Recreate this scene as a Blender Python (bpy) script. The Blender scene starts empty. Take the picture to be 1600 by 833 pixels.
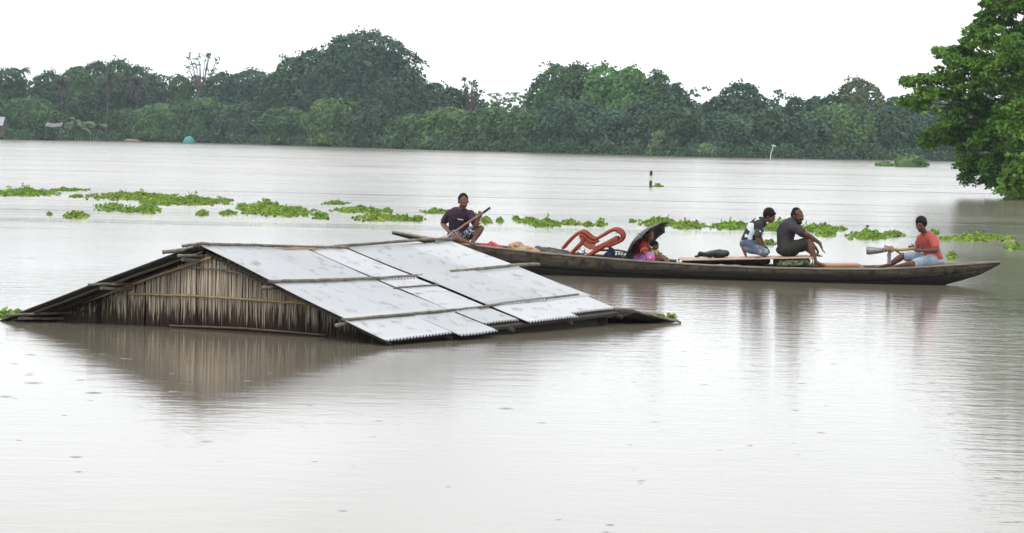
import bpy, bmesh, math, random
import numpy as np
from mathutils import Vector, Matrix, noise as mnoise

C = bpy.context.scene
COL = C.collection
PI = math.pi

# ------------------------------------------------------------------ camera
CAM_H = 2.0
F_PX = 4500.0                       # focal length in pixels of a 1600 px wide picture
ROLL = math.radians(1.2)
PITCH = math.atan((416.5 - 216.7) / F_PX)
cam_d = bpy.data.cameras.new('camera')
cam_d.sensor_width = 36.0
cam_d.lens = 36.0 * F_PX / 1600.0
cam_d.clip_start = 0.5
cam_d.clip_end = 9000.0
cam = bpy.data.objects.new('camera', cam_d)
COL.objects.link(cam)
_f = Vector((0, math.cos(PITCH), -math.sin(PITCH)))
_r0 = Vector((1, 0, 0)); _u0 = _r0.cross(_f)
# horizon falls to the right: camera rolled anticlockwise
_r = _r0 * math.cos(ROLL) + _u0 * math.sin(ROLL)
_u = -_r0 * math.sin(ROLL) + _u0 * math.cos(ROLL)
M = Matrix((_r, _u, -_f)).transposed().to_4x4()
M.translation = Vector((0, 0, CAM_H))
cam.matrix_world = M
C.camera = cam

def ray(px, py):
    return (_f * F_PX + _r * (px - 800.0) - _u * (py - 416.5)).normalized()
def P(px, py, Y):                    # point of the place at depth Y seen there
    d = ray(px, py); return Vector((0, 0, CAM_H)) + d * (Y / d.y)
def W(px, py, z=0.0):                # point of the place at height z seen there
    d = ray(px, py); return Vector((0, 0, CAM_H)) + d * ((z - CAM_H) / d.z)

# ------------------------------------------------------------------ world, sun, exposure
SUN_EL, SUN_AZ = math.radians(58), math.radians(200)
w = bpy.data.worlds.new('World'); C.world = w; w.use_nodes = True
nt = w.node_tree; nt.nodes.clear()
out = nt.nodes.new('ShaderNodeOutputWorld'); bg = nt.nodes.new('ShaderNodeBackground')
sky = nt.nodes.new('ShaderNodeTexSky'); sky.sky_type = 'NISHITA'; sky.sun_disc = False
sky.sun_elevation = SUN_EL; sky.sun_rotation = SUN_AZ; sky.dust_density = 4.0; sky.air_density = 1.0
tc = nt.nodes.new('ShaderNodeTexCoord'); mp = nt.nodes.new('ShaderNodeMapping')
mp.inputs['Scale'].default_value = (1, 1, 2.6)
nz = nt.nodes.new('ShaderNodeTexNoise'); nz.inputs['Scale'].default_value = 5.0; nz.inputs['Detail'].default_value = 4
rp = nt.nodes.new('ShaderNodeValToRGB')
rp.color_ramp.elements[0].position = 0.28; rp.color_ramp.elements[0].color = (10.2, 10.4, 10.7, 1)
rp.color_ramp.elements[1].position = 0.52; rp.color_ramp.elements[1].color = (13.7, 14.0, 14.4, 1)
mx = nt.nodes.new('ShaderNodeMix'); mx.data_type = 'RGBA'; mx.inputs['Factor'].default_value = 0.93
nt.links.new(tc.outputs['Generated'], mp.inputs['Vector']); nt.links.new(mp.outputs[0], nz.inputs['Vector'])
nt.links.new(nz.outputs['Fac'], rp.inputs['Fac'])
nt.links.new(sky.outputs['Color'], mx.inputs['A']); nt.links.new(rp.outputs['Color'], mx.inputs['B'])
nt.links.new(mx.outputs['Result'], bg.inputs['Color']); bg.inputs['Strength'].default_value = 0.123
nt.links.new(bg.outputs[0], out.inputs['Surface'])
sun_d = bpy.data.lights.new('sun', 'SUN'); sun_d.energy = 0.9; sun_d.angle = math.radians(25); sun_d.color = (1, 0.97, 0.92)
sun = bpy.data.objects.new('sun', sun_d); COL.objects.link(sun)
sd = Vector((math.sin(SUN_AZ) * math.cos(SUN_EL), math.cos(SUN_AZ) * math.cos(SUN_EL), math.sin(SUN_EL)))
sun.rotation_euler = sd.to_track_quat('Z', 'Y').to_euler(); sun.location = (0, 0, 60)
C.view_settings.view_transform = 'Standard'; C.view_settings.look = 'None'
C.view_settings.exposure = 0.0; C.view_settings.gamma = 1.0
C.cycles.volume_bounces = 0
C.cycles.max_bounces = 8

# ------------------------------------------------------------------ helpers
def tag(o, label=None, cat=None, group=None, kind=None):
    if label: o['label'] = label
    if cat: o['category'] = cat
    if group: o['group'] = group
    if kind: o['kind'] = kind
    return o

ORG = {}                             # world origin of each thing's empty
def thing(name, label, cat, loc, group=None):
    o = bpy.data.objects.new(name, None); COL.objects.link(o); o.location = loc
    o.empty_display_size = 0.2
    ORG[o.name] = Vector(loc)
    return tag(o, label, cat, group)
def org(o):
    return ORG.get(o.name, Vector((0, 0, 0))) if o else Vector((0, 0, 0))

def link_mesh(name, me, m, parent=None, origin=None):
    o = bpy.data.objects.new(name, me); COL.objects.link(o)
    if m is not None:
        me.materials.clear()
        for k in (m if isinstance(m, (list, tuple)) else [m]): me.materials.append(k)
    if parent is not None:
        o.parent = parent
        ORG[o.name] = org(parent)
    elif origin is not None:
        o.location = origin; ORG[o.name] = Vector(origin)
    return o

def from_np(name, verts, faces, m, parent=None, origin=None, smooth=False, mats=None):
    """verts (n,3) world coordinates; faces array (k, 3 or 4) or list."""
    off = org(parent) if parent is not None else Vector(origin if origin is not None else (0, 0, 0))
    v = np.asarray(verts, dtype=np.float32) - np.array(off, dtype=np.float32)
    me = bpy.data.meshes.new(name)
    if isinstance(faces, np.ndarray):
        k, c = faces.shape
        me.vertices.add(len(v)); me.vertices.foreach_set('co', v.ravel())
        me.loops.add(k * c); me.loops.foreach_set('vertex_index', faces.astype(np.int32).ravel())
        me.polygons.add(k)
        me.polygons.foreach_set('loop_start', np.arange(0, k * c, c, dtype=np.int32))
        if smooth: me.polygons.foreach_set('use_smooth', np.ones(k, dtype=bool))
        me.update(calc_edges=True)
    else:
        me.from_pydata(v.tolist(), [], faces)
        if smooth:
            for p in me.polygons: p.use_smooth = True
        me.update()
    o = link_mesh(name, me, m, parent, None)
    if parent is None and origin is not None:
        o.location = origin; ORG[o.name] = Vector(origin)
    return o

class MB:
    def __init__(s): s.v = []; s.f = []
    def add(s, vs, fs):
        b = len(s.v); s.v += [tuple(x) for x in vs]; s.f += [tuple(i + b for i in f) for f in fs]
    def tube(s, pts, rad, n=8, cap=True, flat=None):
        pts = [Vector(p) for p in pts]
        if not isinstance(rad, (list, tuple)): rad = [rad] * len(pts)
        vs = []; prev = None
        for i, p in enumerate(pts):
            a = pts[max(0, i - 1)]; b = pts[min(len(pts) - 1, i + 1)]
            t = (b - a); t = t.normalized() if t.length > 1e-9 else Vector((0, 0, 1))
            ref = prev if prev is not None else (Vector((0, 1, 0)) if abs(t.y) < 0.9 else Vector((0, 0, 1)))
            x = (ref - t * ref.dot(t)).normalized(); y = t.cross(x); prev = x
            for k in range(n):
                an = 2 * PI * (k + 0.5) / n
                if flat: q = x * math.cos(an) * flat[0] + y * math.sin(an) * flat[1]
                else: q = (x * math.cos(an) + y * math.sin(an)) * rad[i]
                vs.append(p + q)
        fs = []
        for i in range(len(pts) - 1):
            for k in range(n):
                fs.append((i * n + k, i * n + (k + 1) % n, (i + 1) * n + (k + 1) % n, (i + 1) * n + k))
        if cap:
            fs.append(tuple(reversed(range(n)))); fs.append(tuple((len(pts) - 1) * n + k for k in range(n)))
        s.add(vs, fs); return s
    def box(s, c, x, y, z):          # centre and three half-axis vectors
        c, x, y, z = Vector(c), Vector(x), Vector(y), Vector(z)
        vs = [c + x * a + y * b + z * d for a in (-1, 1) for b in (-1, 1) for d in (-1, 1)]
        s.add(vs, [(0, 1, 3, 2), (4, 6, 7, 5), (0, 4, 5, 1), (2, 3, 7, 6), (0, 2, 6, 4), (1, 5, 7, 3)]); return s
    def ell(s, c, rx, ry, rz, nu=14, nv=9):
        c = Vector(c); vs = [c + Vector(rz)]
        for j in range(1, nv):
            th = PI * j / nv
            for i in range(nu):
                ph = 2 * PI * i / nu
                vs.append(c + Vector(rx) * math.sin(th) * math.cos(ph) + Vector(ry) * math.sin(th) * math.sin(ph) + Vector(rz) * math.cos(th))
        vs.append(c - Vector(rz)); fs = []
        for i in range(nu): fs.append((0, 1 + i, 1 + (i + 1) % nu))
        for j in range(nv - 2):
            for i in range(nu):
                a = 1 + j * nu + i; b = 1 + j * nu + (i + 1) % nu
                fs.append((a, a + nu, b + nu, b))
        L = len(vs) - 1
        for i in range(nu): fs.append((L, L - nu + (i + 1) % nu, L - nu + i))
        s.add(vs, fs); return s
    def grid(s, rows):               # list of rows of points
        n = len(rows[0]); vs = [p for r in rows for p in r]
        s.add(vs, [(i * n + k, i * n + k + 1, (i + 1) * n + k + 1, (i + 1) * n + k) for i in range(len(rows) - 1) for k in range(n - 1)]); return s
    def build(s, name, m, parent=None, origin=None, smooth=False):
        return from_np(name, s.v, s.f, m, parent, origin, smooth)

def solidify(o, t, off=-1):
    md = o.modifiers.new('thickness', 'SOLIDIFY'); md.thickness = t; md.offset = off; return o
def bevel(o, wd, seg=2):
    md = o.modifiers.new('bevel', 'BEVEL'); md.width = wd; md.segments = seg; md.limit_method = 'ANGLE'; return o
def bake(o):
    bpy.context.view_layer.update()
    dg = bpy.context.evaluated_depsgraph_get()
    me = bpy.data.meshes.new_from_object(o.evaluated_get(dg)); old = o.data
    o.modifiers.clear(); o.data = me; bpy.data.meshes.remove(old)
    return o

# ------------------------------------------------------------------ materials
def mat(name, c1, c2=None, scale=8, stretch=(1, 1, 1), rough=0.7, metal=0.0, bump=0.0, bscale=None, island=0.0, detail=5,
        spec=0.5, transl=0.0, dead=None, lo=0.35, hi=0.65, c3=None, scale3=2, lo3=0.5, hi3=0.62, coat=0.0):
    m = bpy.data.materials.new(name); m.use_nodes = True; t = m.node_tree; b = t.nodes['Principled BSDF']
    b.inputs['Roughness'].default_value = rough; b.inputs['Metallic'].default_value = metal
    b.inputs['Specular IOR Level'].default_value = spec
    b.inputs['Coat Weight'].default_value = coat
    c2 = c2 or tuple(x * 0.75 for x in c1)
    tc = t.nodes.new('ShaderNodeTexCoord'); mp = t.nodes.new('ShaderNodeMapping'); mp.inputs['Scale'].default_value = stretch
    n = t.nodes.new('ShaderNodeTexNoise'); n.inputs['Scale'].default_value = scale; n.inputs['Detail'].default_value = detail
    t.links.new(tc.outputs['Object'], mp.inputs[0]); t.links.new(mp.outputs[0], n.inputs['Vector'])
    r = t.nodes.new('ShaderNodeMapRange'); r.inputs['From Min'].default_value = lo; r.inputs['From Max'].default_value = hi
    t.links.new(n.outputs['Fac'], r.inputs['Value'])
    mx = t.nodes.new('ShaderNodeMix'); mx.data_type = 'RGBA'
    mx.inputs['A'].default_value = (*c1, 1); mx.inputs['B'].default_value = (*c2, 1)
    t.links.new(r.outputs[0], mx.inputs['Factor']); col = mx.outputs['Result']
    if c3:
        n3 = t.nodes.new('ShaderNodeTexNoise'); n3.inputs['Scale'].default_value = scale3; n3.inputs['Detail'].default_value = 4
        t.links.new(mp.outputs[0], n3.inputs['Vector'])
        r3 = t.nodes.new('ShaderNodeMapRange'); r3.inputs['From Min'].default_value = lo3; r3.inputs['From Max'].default_value = hi3
        t.links.new(n3.outputs['Fac'], r3.inputs['Value'])
        m3 = t.nodes.new('ShaderNodeMix'); m3.data_type = 'RGBA'; m3.inputs['B'].default_value = (*c3, 1)
        t.links.new(r3.outputs[0], m3.inputs['Factor']); t.links.new(col, m3.inputs['A']); col = m3.outputs['Result']
    if island:
        g = t.nodes.new('ShaderNodeNewGeometry'); hs = t.nodes.new('ShaderNodeHueSaturation')
        a = t.nodes.new('ShaderNodeMapRange'); a.inputs['To Min'].default_value = 1 - island; a.inputs['To Max'].default_value = 1 + island
        t.links.new(g.outputs['Random Per Island'], a.inputs['Value']); t.links.new(a.outputs[0], hs.inputs['Value'])
        t.links.new(col, hs.inputs['Color']); col = hs.outputs['Color']
    if dead:
        mu = t.nodes.new('ShaderNodeMath'); mu.operation = 'MULTIPLY'; mu.inputs[1].default_value = 37.7; t.links.new(g.outputs['Random Per Island'], mu.inputs[0])
        fr = t.nodes.new('ShaderNodeMath'); fr.operation = 'FRACT'; t.links.new(mu.outputs[0], fr.inputs[0])
        gt = t.nodes.new('ShaderNodeMath'); gt.operation = 'LESS_THAN'; gt.inputs[1].default_value = dead; t.links.new(fr.outputs[0], gt.inputs[0])
        md = t.nodes.new('ShaderNodeMix'); md.data_type = 'RGBA'; md.inputs['B'].default_value = (.12, .105, .03, 1)
        t.links.new(gt.outputs[0], md.inputs['Factor']); t.links.new(col, md.inputs['A']); col = md.outputs['Result']
    t.links.new(col, b.inputs['Base Color'])
    if bump:
        n2 = t.nodes.new('ShaderNodeTexNoise'); n2.inputs['Scale'].default_value = bscale or scale * 3; n2.inputs['Detail'].default_value = 4
        t.links.new(mp.outputs[0], n2.inputs['Vector'])
        bp = t.nodes.new('ShaderNodeBump'); bp.inputs['Distance'].default_value = bump; bp.inputs['Strength'].default_value = 1
        t.links.new(n2.outputs['Fac'], bp.inputs['Height']); t.links.new(bp.outputs[0], b.inputs['Normal'])
    if transl:
        tr = t.nodes.new('ShaderNodeBsdfTranslucent'); t.links.new(col, tr.inputs['Color'])
        ms = t.nodes.new('ShaderNodeMixShader'); ms.inputs[0].default_value = transl
        o = t.nodes['Material Output']; t.links.new(b.outputs[0], ms.inputs[1]); t.links.new(tr.outputs[0], ms.inputs[2]); t.links.new(ms.outputs[0], o.inputs['Surface'])
    m['col'] = 0
    return m

# ------------------------------------------------------------------ water
def water_material():
    m = bpy.data.materials.new('muddy_flood_water'); m.use_nodes = True; t = m.node_tree; b = t.nodes['Principled BSDF']
    N = t.nodes.new; L = t.links.new
    b.inputs['IOR'].default_value = 1.34; b.inputs['Roughness'].default_value = 0.05
    geo = N('ShaderNodeNewGeometry'); sep = N('ShaderNodeSeparateXYZ'); L(geo.outputs['Position'], sep.inputs[0])
    def noise(scale, stretch, rot=0.0, detail=3, rough=0.5):
        mp = N('ShaderNodeMapping'); mp.inputs['Scale'].default_value = stretch; mp.inputs['Rotation'].default_value = (0, 0, rot)
        L(geo.outputs['Position'], mp.inputs[0]); n = N('ShaderNodeTexNoise'); n.inputs['Scale'].default_value = scale
        n.inputs['Detail'].default_value = detail; n.inputs['Roughness'].default_value = rough; L(mp.outputs[0], n.inputs['Vector']); return n.outputs['Fac']
    def math_(op, a, b_, clamp=False):
        n = N('ShaderNodeMath'); n.operation = op; n.use_clamp = clamp
        for i, x in enumerate((a, b_)):
            if isinstance(x, (int, float)): n.inputs[i].default_value = x
            else: L(x, n.inputs[i])
        return n.outputs[0]
    def rng(v, a, b_, c, d):
        n = N('ShaderNodeMapRange'); L(v, n.inputs['Value'])
        for k, x in zip(('From Min', 'From Max', 'To Min', 'To Max'), (a, b_, c, d)): n.inputs[k].default_value = x
        return n.outputs[0]
    # muddy colour
    big = noise(0.15, (1, 0.4, 1), detail=4)
    mx = N('ShaderNodeMix'); mx.data_type = 'RGBA'; mx.inputs['A'].default_value = (0.168, 0.146, 0.108, 1); mx.inputs['B'].default_value = (0.152, 0.134, 0.101, 1)
    L(rng(big, .4, .6, 0, 1), mx.inputs['Factor']); L(mx.outputs['Result'], b.inputs['Base Color'])
    # how rough the surface is: calm near the hut, livelier out in the stream, in patches
    amp = rng(sep.outputs['Y'], 24, 75, 0.24, 1.0)
    patch = rng(noise(0.10, (1, 0.35, 1), rot=0.05, detail=3), .42, .62, 0.45, 1.5)
    amp = math_('MULTIPLY', amp, patch)
    band = noise(0.05, (0.5, 2.2, 1), rot=-0.10, detail=3)        # current lines
    h1 = noise(2.2, (0.8, 1.3, 1), rot=-0.06, detail=5, rough=.62)
    h2 = noise(9.0, (0.7, 1.1, 1), rot=0.2, detail=2)
    h = math_('ADD', math_('MULTIPLY', h1, 0.023), math_('MULTIPLY', h2, 0.004))
    h = math_('MULTIPLY', h, amp)
    # long lazy swell lines that show as thin dark strokes
    sw = noise(0.55, (0.10, 1.6, 1), rot=-0.04, detail=3, rough=.5)
    ridge = math_('MULTIPLY', rng(sw, .585, .66, 0, 1), rng(sep.outputs['Y'], 55, 110, 0, .09))
    h = math_('ADD', h, math_('MULTIPLY', ridge, 1.0))
    # rings of rain drops
    for sc_, th_ in ((1.9, .86), (3.6, .66)):
        vo = N('ShaderNodeTexVoronoi'); vo.inputs['Scale'].default_value = sc_; L(geo.outputs['Position'], vo.inputs['Vector'])
        sc = N('ShaderNodeSeparateColor'); L(vo.outputs['Color'], sc.inputs[0]); d = vo.outputs['Distance']
        d = math_('DIVIDE', d, rng(sc.outputs[1], 0, 1, .35, 1.3))
        ring = math_('MULTIPLY', math_('SINE', math_('MULTIPLY', d, 70), 0), rng(d, 0.03, 0.20, 1, 0))
        ring = math_('MULTIPLY', ring, math_('GREATER_THAN', sc.outputs[0], th_))
        h = math_('ADD', h, math_('MULTIPLY', ring, 0.0016 / sc_ * 1.7))
    bp = N('ShaderNodeBump'); bp.inputs['Strength'].default_value = 1; bp.inputs['Distance'].default_value = 1.0
    L(h, bp.inputs['Height']); L(bp.outputs[0], b.inputs['Normal'])
    ro = rng(sep.outputs['Y'], 22, 170, 0.07, 0.195)
    sl = noise(1.0, (0.016, 0.22, 1), rot=-0.05, detail=4, rough=.6)      # slicks: long thin calm lines that mirror the bank
    sl2 = noise(1.0, (0.004, 0.03, 1), rot=-0.03, detail=3)
    ro = math_('MULTIPLY', ro, rng(sl, .57, .63, 1, .22)); ro = math_('MULTIPLY', ro, rng(sl2, .40, .60, .8, 1.25))
    L(ro, b.inputs['Roughness'])
    return m
WATER = water_material()
rows = []
ys = [-30, 0, 10, 20, 30, 45, 70, 110, 180, 300, 420, 540, 700]
xs = [-900, -400, -150, -60, -20, 0, 20, 60, 150, 400, 900]
for y in ys: rows.append([(x, y, 0) for x in xs])
tag(MB().grid(rows).build('water', WATER), kind='structure')

# ------------------------------------------------------------------ far bank
SHORE_TAB = [(-400, 208), (0, 218), (200, 220.5), (400, 225.5), (700, 235), (1100, 245.5), (1500, 252), (1700, 256), (2100, 265)]
def shore_py(x):
    for (a, ya), (b, yb) in zip(SHORE_TAB, SHORE_TAB[1:]):
        if x <= b: return ya + (yb - ya) * (x - a) / (b - a)
    return SHORE_TAB[-1][1]
def shoreY(px): return W(px, shore_py(px)).y
def bank_point(px, inland, z):
    Y = shoreY(px) + inland
    d = ray(px, 0); d2 = Vector((d.x / d.y * Y, Y, z)); return d2
soil = mat('river_bank_soil', (0.060, 0.062, 0.032), (0.042, 0.058, 0.024), scale=0.12, rough=0.95, bump=0.05, lo=.45, hi=.55)
rnd = random.Random(5)
rows = [[], [], [], [], [], [], []]
for i in range(120):
    px = -1500 + i * 40
    pc = max(-380, min(2050, px))
    j = rnd.uniform(-3, 3)
    for r_, (inl, z) in enumerate(((j * .3 - 1, -.4), (j * .3 + 1, .06), (j + 6, .35), (40, 1.0), (200, 1.5), (900, 2.0), (5000, 2.2))):
        Y = shoreY(pc) + inl
        X = (ray(pc, 230).x / ray(pc, 230).y) * Y + (px - pc) * Y / F_PX * 3
        rows[r_].append((X, Y, z + rnd.uniform(0, .12) * (r_ > 1)))
tag(MB().grid(rows).build('far_bank_ground', soil, smooth=True), kind='structure')

# ------------------------------------------------------------------ leaves
def leaf_cards(rg, cen, size, nrm_bias, flat=1.0, droop=0.0):
    """folded rhombus leaves (two triangles) round the given centres"""
    n = len(cen)
    nr = rg.normal(size=(n, 3)); nr = nr + nrm_bias
    nr /= np.linalg.norm(nr, axis=1)[:, None] + 1e-9
    t = rg.normal(size=(n, 3)); t[:, 2] = t[:, 2] * 0.5 - droop
    t -= (t * nr).sum(1)[:, None] * nr; t /= np.linalg.norm(t, axis=1)[:, None] + 1e-9
    s = np.cross(nr, t)
    L = size * rg.uniform(0.6, 1.3, n)[:, None]
    wd = L * 0.42 * flat
    v = np.empty((n, 4, 3))
    v[:, 0] = cen - t * L * .5; v[:, 2] = cen + t * L * .5
    v[:, 1] = cen - s * wd - nr * L * .10; v[:, 3] = cen + s * wd - nr * L * .10
    b = (np.arange(n) * 4)[:, None]
    f = np.concatenate([b + np.array([[0, 1, 2]]), b + np.array([[0, 2, 3]])], 0)
    return v.reshape(-1, 3), f

def lobes_to_cards(rg, lobes, per_area, size, droop=0.2, bias=0.9, thick=0.35, flat=1.0):
    cs, bs = [], []
    for (c, r) in lobes:
        n = int(per_area * 4 * (r[0] * r[2] + r[0] * r[1] + r[1] * r[2]) / 3 * 1.0) + 8
        d = rg.normal(size=(n, 3)); d /= np.linalg.norm(d, axis=1)[:, None]
        d[:, 2] = np.where(d[:, 2] < -0.35, -d[:, 2] * .6, d[:, 2])
        k = 1 - rg.random(n)[:, None] ** 1.6 * thick
        wob = 1 + 0.14 * np.sin(d[:, :1] * 7 + c[0]) * np.cos(d[:, 1:2] * 6 + c[2])
        cs.append(np.array(c) + d * np.array(r) * k * wob + rg.normal(size=(n, 3)) * size * .35)
        bs.append(d * bias + np.array([0, 0, 0.35]))
    return leaf_cards(rg, np.concatenate(cs), size, np.concatenate(bs), flat, droop)

def leafmat(name, c, var=0.3, c2=None, transl=0.2, rough=0.6, scale=0.35, island=0.3):
    return mat(name, c, c2 or (c[0] * .6, c[1] * .68, c[2] * .75), scale=scale, rough=rough, island=island, transl=transl, lo=.4, hi=.6, spec=0.3)
_lm = leafmat
def leafmat(n_, c_): return _lm(n_, tuple(x_ * 1.25 for x_ in c_), island=.10)
FAR = [leafmat('far_foliage_deep', (0.052, 0.100, 0.044)), leafmat('far_foliage_mid', (0.075, 0.145, 0.048)),
       leafmat('far_foliage_light', (0.115, 0.195, 0.058)), leafmat('far_foliage_olive', (0.125, 0.155, 0.055)),
       leafmat('far_foliage_blue', (0.058, 0.112, 0.058)), leafmat('far_foliage_bright', (0.105, 0.215, 0.050))]
leafmat = _lm
BARK = mat('grey_bark', (0.16, 0.13, 0.10), (0.08, 0.065, 0.05), scale=4, stretch=(1, 1, .2), rough=.95, bump=.02)
PALE_BARK = mat('pale_bark', (0.30, 0.27, 0.22), (0.18, 0.16, 0.13), scale=3, stretch=(1, 1, .2), rough=.95)
PALELEAF = leafmat('pale_bush_leaf', (0.20, 0.27, 0.10))
FROND = leafmat('palm_frond', (0.045, 0.080, 0.030)); DRYFROND = leafmat('dry_palm_frond', (0.135, 0.115, 0.075))

def trunk(parent, base, top, r, rg, m=BARK, limbs=3, name='trunk'):
    mb = MB(); base = Vector(base); top = Vector(top); n = 6
    pts = [base.lerp(top, i / n) + Vector((rg.uniform(-r, r), rg.uniform(-r, r), 0)) * (0.6 if 0 < i < n else 0) for i in range(n + 1)]
    mb.tube(pts, [r * (1.25 - .8 * i / n) for i in range(n + 1)], 7)
    H = (top - base).length
    for k in range(limbs):
        a = pts[2 + k % (n - 2)]; an = rg.uniform(0, 2 * PI); ln = H * rg.uniform(.25, .45)
        b = a + Vector((math.cos(an) * .7, math.sin(an) * .7, .75)) * ln
        mb.tube([a, a.lerp(b, .5) + Vector((0, 0, -.05 * ln)), b], [r * .5, r * .32, r * .12], 5)
    return mb.build(name, m, parent)

TG = 'trees along the far bank'
def far_tree(i, px, top, wpx, kind, inl, mi, label, name='broadleaf_tree', base_py=None, lowest=0.0, group=TG):
    rg = np.random.default_rng(100 + i); rr = random.Random(100 + i)
    Y = shoreY(px) + inl
    s = F_PX / Y; wpx *= {'round': 1.22, 'tall': 1.15, 'broad': 1.06}.get(kind, 1.0)
    base = P(px, 200, Y); base.z = 0.5 if inl > 3 else (0.2 if inl > -5 else -.1)
    H = P(px, top, Y).z - base.z; Wd = wpx / s
    t = thing(name, label, 'bush' if kind == 'bush' else ('palm tree' if 'palm' in kind else 'tree'), base, group if kind != 'bush' else None)
    b = np.array(base); m = FAR[mi] if kind != 'bush' else PALELEAF
    def prof(h, an):                   # crown radius at height h (0..1), uneven with direction
        e_ = {'broad': 3.6, 'tall': 3.0, 'bush': 2.4}.get(kind, 2.4)
        return math.sqrt(max(0.0, 1 - max(0, (h - .42) / .58) ** e_)) * (1 + .40 * mnoise.noise(Vector((math.cos(an) * 1.3 + i * 3, math.sin(an) * 1.3, h * 2.4))))
    if kind in ('round', 'broad', 'bush', 'tall'):
        L = []; n = {'round': 46, 'broad': 120, 'bush': 12, 'tall': 46}[kind]
        for k in range(n):
            h = rr.random() ** .62; an = rr.uniform(0, 2 * PI) if rr.random() < .45 else rr.uniform(PI, 2 * PI)
            r_ = Wd * rr.uniform(.07, .17) * (1.0 if kind != 'broad' else .66) * (1.25 if h < .5 else 1)
            if h > .93: R = rr.random() * Wd * .26
            else: R = max(0.05, Wd * .5 * prof(h, an) - r_ * .85)
            z = lowest * H + h * (H * (1 - lowest) - r_ * .8) * (1 + .06 * mnoise.noise(Vector((math.cos(an) * 2, i, k % 5))))
            L.append(((b[0] + math.cos(an) * R, b[1] + math.sin(an) * R * .7, b[2] + z), (r_ * 1.15, r_, r_ * rr.uniform(.6, .85))))
        size = .42 if kind != 'bush' else .36
        v, f = lobes_to_cards(rg, L, 4.6 if kind != 'bush' else 12, size, thick=.25)
        if kind != 'bush':             # leafy shell following the uneven outline, in knobbly clumps
            m_ = int(Wd * H * {'broad': 30}.get(kind, 26)); cs = np.empty((m_, 3)); bs = np.empty((m_, 3))
            for q_ in range(m_):
                h = rr.random() ** .8; an = rr.uniform(PI * .9, 2.1 * PI) if rr.random() < .72 else rr.uniform(0, PI)
                ca, sa = math.cos(an), math.sin(an); kn = mnoise.noise(Vector((ca * Wd * .55 + i * 5, sa * Wd * .55, h * H * .55)))
                R = Wd * .47 * prof(h, an) * (1 + .30 * kn) - rr.random() ** 2 * .6
                cs[q_] = (b[0] + ca * R, b[1] + sa * R * .72, b[2] + h * H * .93 + .5 * kn); bs[q_] = (ca, sa, .55 + h)
            v2, f2 = leaf_cards(rg, cs, .58, bs, 1.0, .2); f = np.concatenate([f, f2 + len(v)]); v = np.concatenate([v, v2])
    elif kind == 'layered':
        L = []
        for k in range(9):
            h = .55 + .43 * (k / 8); R = Wd * .36 * rr.random() ** .5; an = rr.uniform(0, 2 * PI)
            L.append(((b[0] + math.cos(an) * R, b[1] + math.sin(an) * R, b[2] + H * h - .4), (Wd * rr.uniform(.14, .24), Wd * .2, H * .035 + .25)))
        L.append(((b[0], b[1], b[2] + H * .30), (Wd * .42, Wd * .3, H * .34)))
        v, f = lobes_to_cards(rg, L, 5, .5)
    elif kind == 'sparse':
        L = []
        for k in range(34):
            h = .52 + .48 * rr.random(); R = Wd * .5 * (.35 + .65 * rr.random()); an = rr.uniform(0, 2 * PI)
            r_ = rr.uniform(.25, .55)
            L.append(((b[0] + math.cos(an) * R, b[1] + math.sin(an) * R, b[2] + H * h), (r_, r_, r_ * .7)))
        L.append(((b[0], b[1], b[2] + H * .28), (Wd * .38, Wd * .3, H * .36)))
        v, f = lobes_to_cards(rg, L, 6, .42)
        mb = MB(); c0 = Vector(b) + Vector((0, 0, H * .45))
        for (c, r_) in L[:-1]:
            c = Vector(c); md_ = c0.lerp(c, .55) + Vector((0, 0, .5)); mb.tube([c0, md_, c], [.17, .10, .05], 4)
        mb.build('branches', BARK, t)
    if kind in ('palm', 'drypalm', 'fanpalm'):
        cr = Vector(base) + Vector((rr.uniform(-.4, .4), 0, H * .86)); vs = []; fs = []
        n = 26 if kind != 'fanpalm' else 16; Lf = Wd * .55
        for k in range(n):
            an = 2 * PI * k / n * 2.4; up = rr.uniform(-.9, 1.6) if kind == 'palm' else rr.uniform(-1.6, 2.6)
            prev = cr.copy(); d = Vector((math.cos(an), math.sin(an), up)).normalized()
            for q in range(7):
                nx = prev + d * Lf / 7; d = (d + Vector((0, 0, -.24))).normalized()
                sd_ = d.cross(Vector((0, 0, 1))).normalized()
                for sg in (-1, 1):
                    for e in (0, .5):
                        p0 = prev.lerp(nx, e); tip = p0 + sd_ * sg * Lf * .11 * (1 - q / 9) + d * .25 + Vector((0, 0, -Lf * .14))
                        bb = len(vs); vs += [tuple(p0), tuple(p0 + d * .22), tuple(tip)]; fs.append((bb, bb + 1, bb + 2))
                prev = nx
        c = from_np('crown', np.array(vs), np.array(fs), DRYFROND if kind == 'drypalm' else FROND, t)
        if kind == 'drypalm':
            g2 = []; gf = []
            for k in range(14):
                an = 2 * PI * k / 14; d = Vector((math.cos(an), math.sin(an), rr.uniform(.2, 2.4))).normalized(); prev = cr.copy()
                for q in range(6):
                    nx = prev + d * Lf / 7; d = (d + Vector((0, 0, -.24))).normalized(); sd_ = d.cross(Vector((0, 0, 1))).normalized()
                    for sg in (-1, 1):
                        bb = len(g2); g2 += [tuple(prev), tuple(nx), tuple(prev + sd_ * sg * Lf * .17 + d * .2 + Vector((0, 0, -.35)))]; gf.append((bb, bb + 1, bb + 2))
                    prev = nx
            tag(from_np('green_fronds', np.array(g2), np.array(gf), FROND, t))
        trunk(t, base - Vector((0, 0, .4)), cr, .16, rr, PALE_BARK if kind == 'palm' else BARK, limbs=0)
        return t
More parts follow.
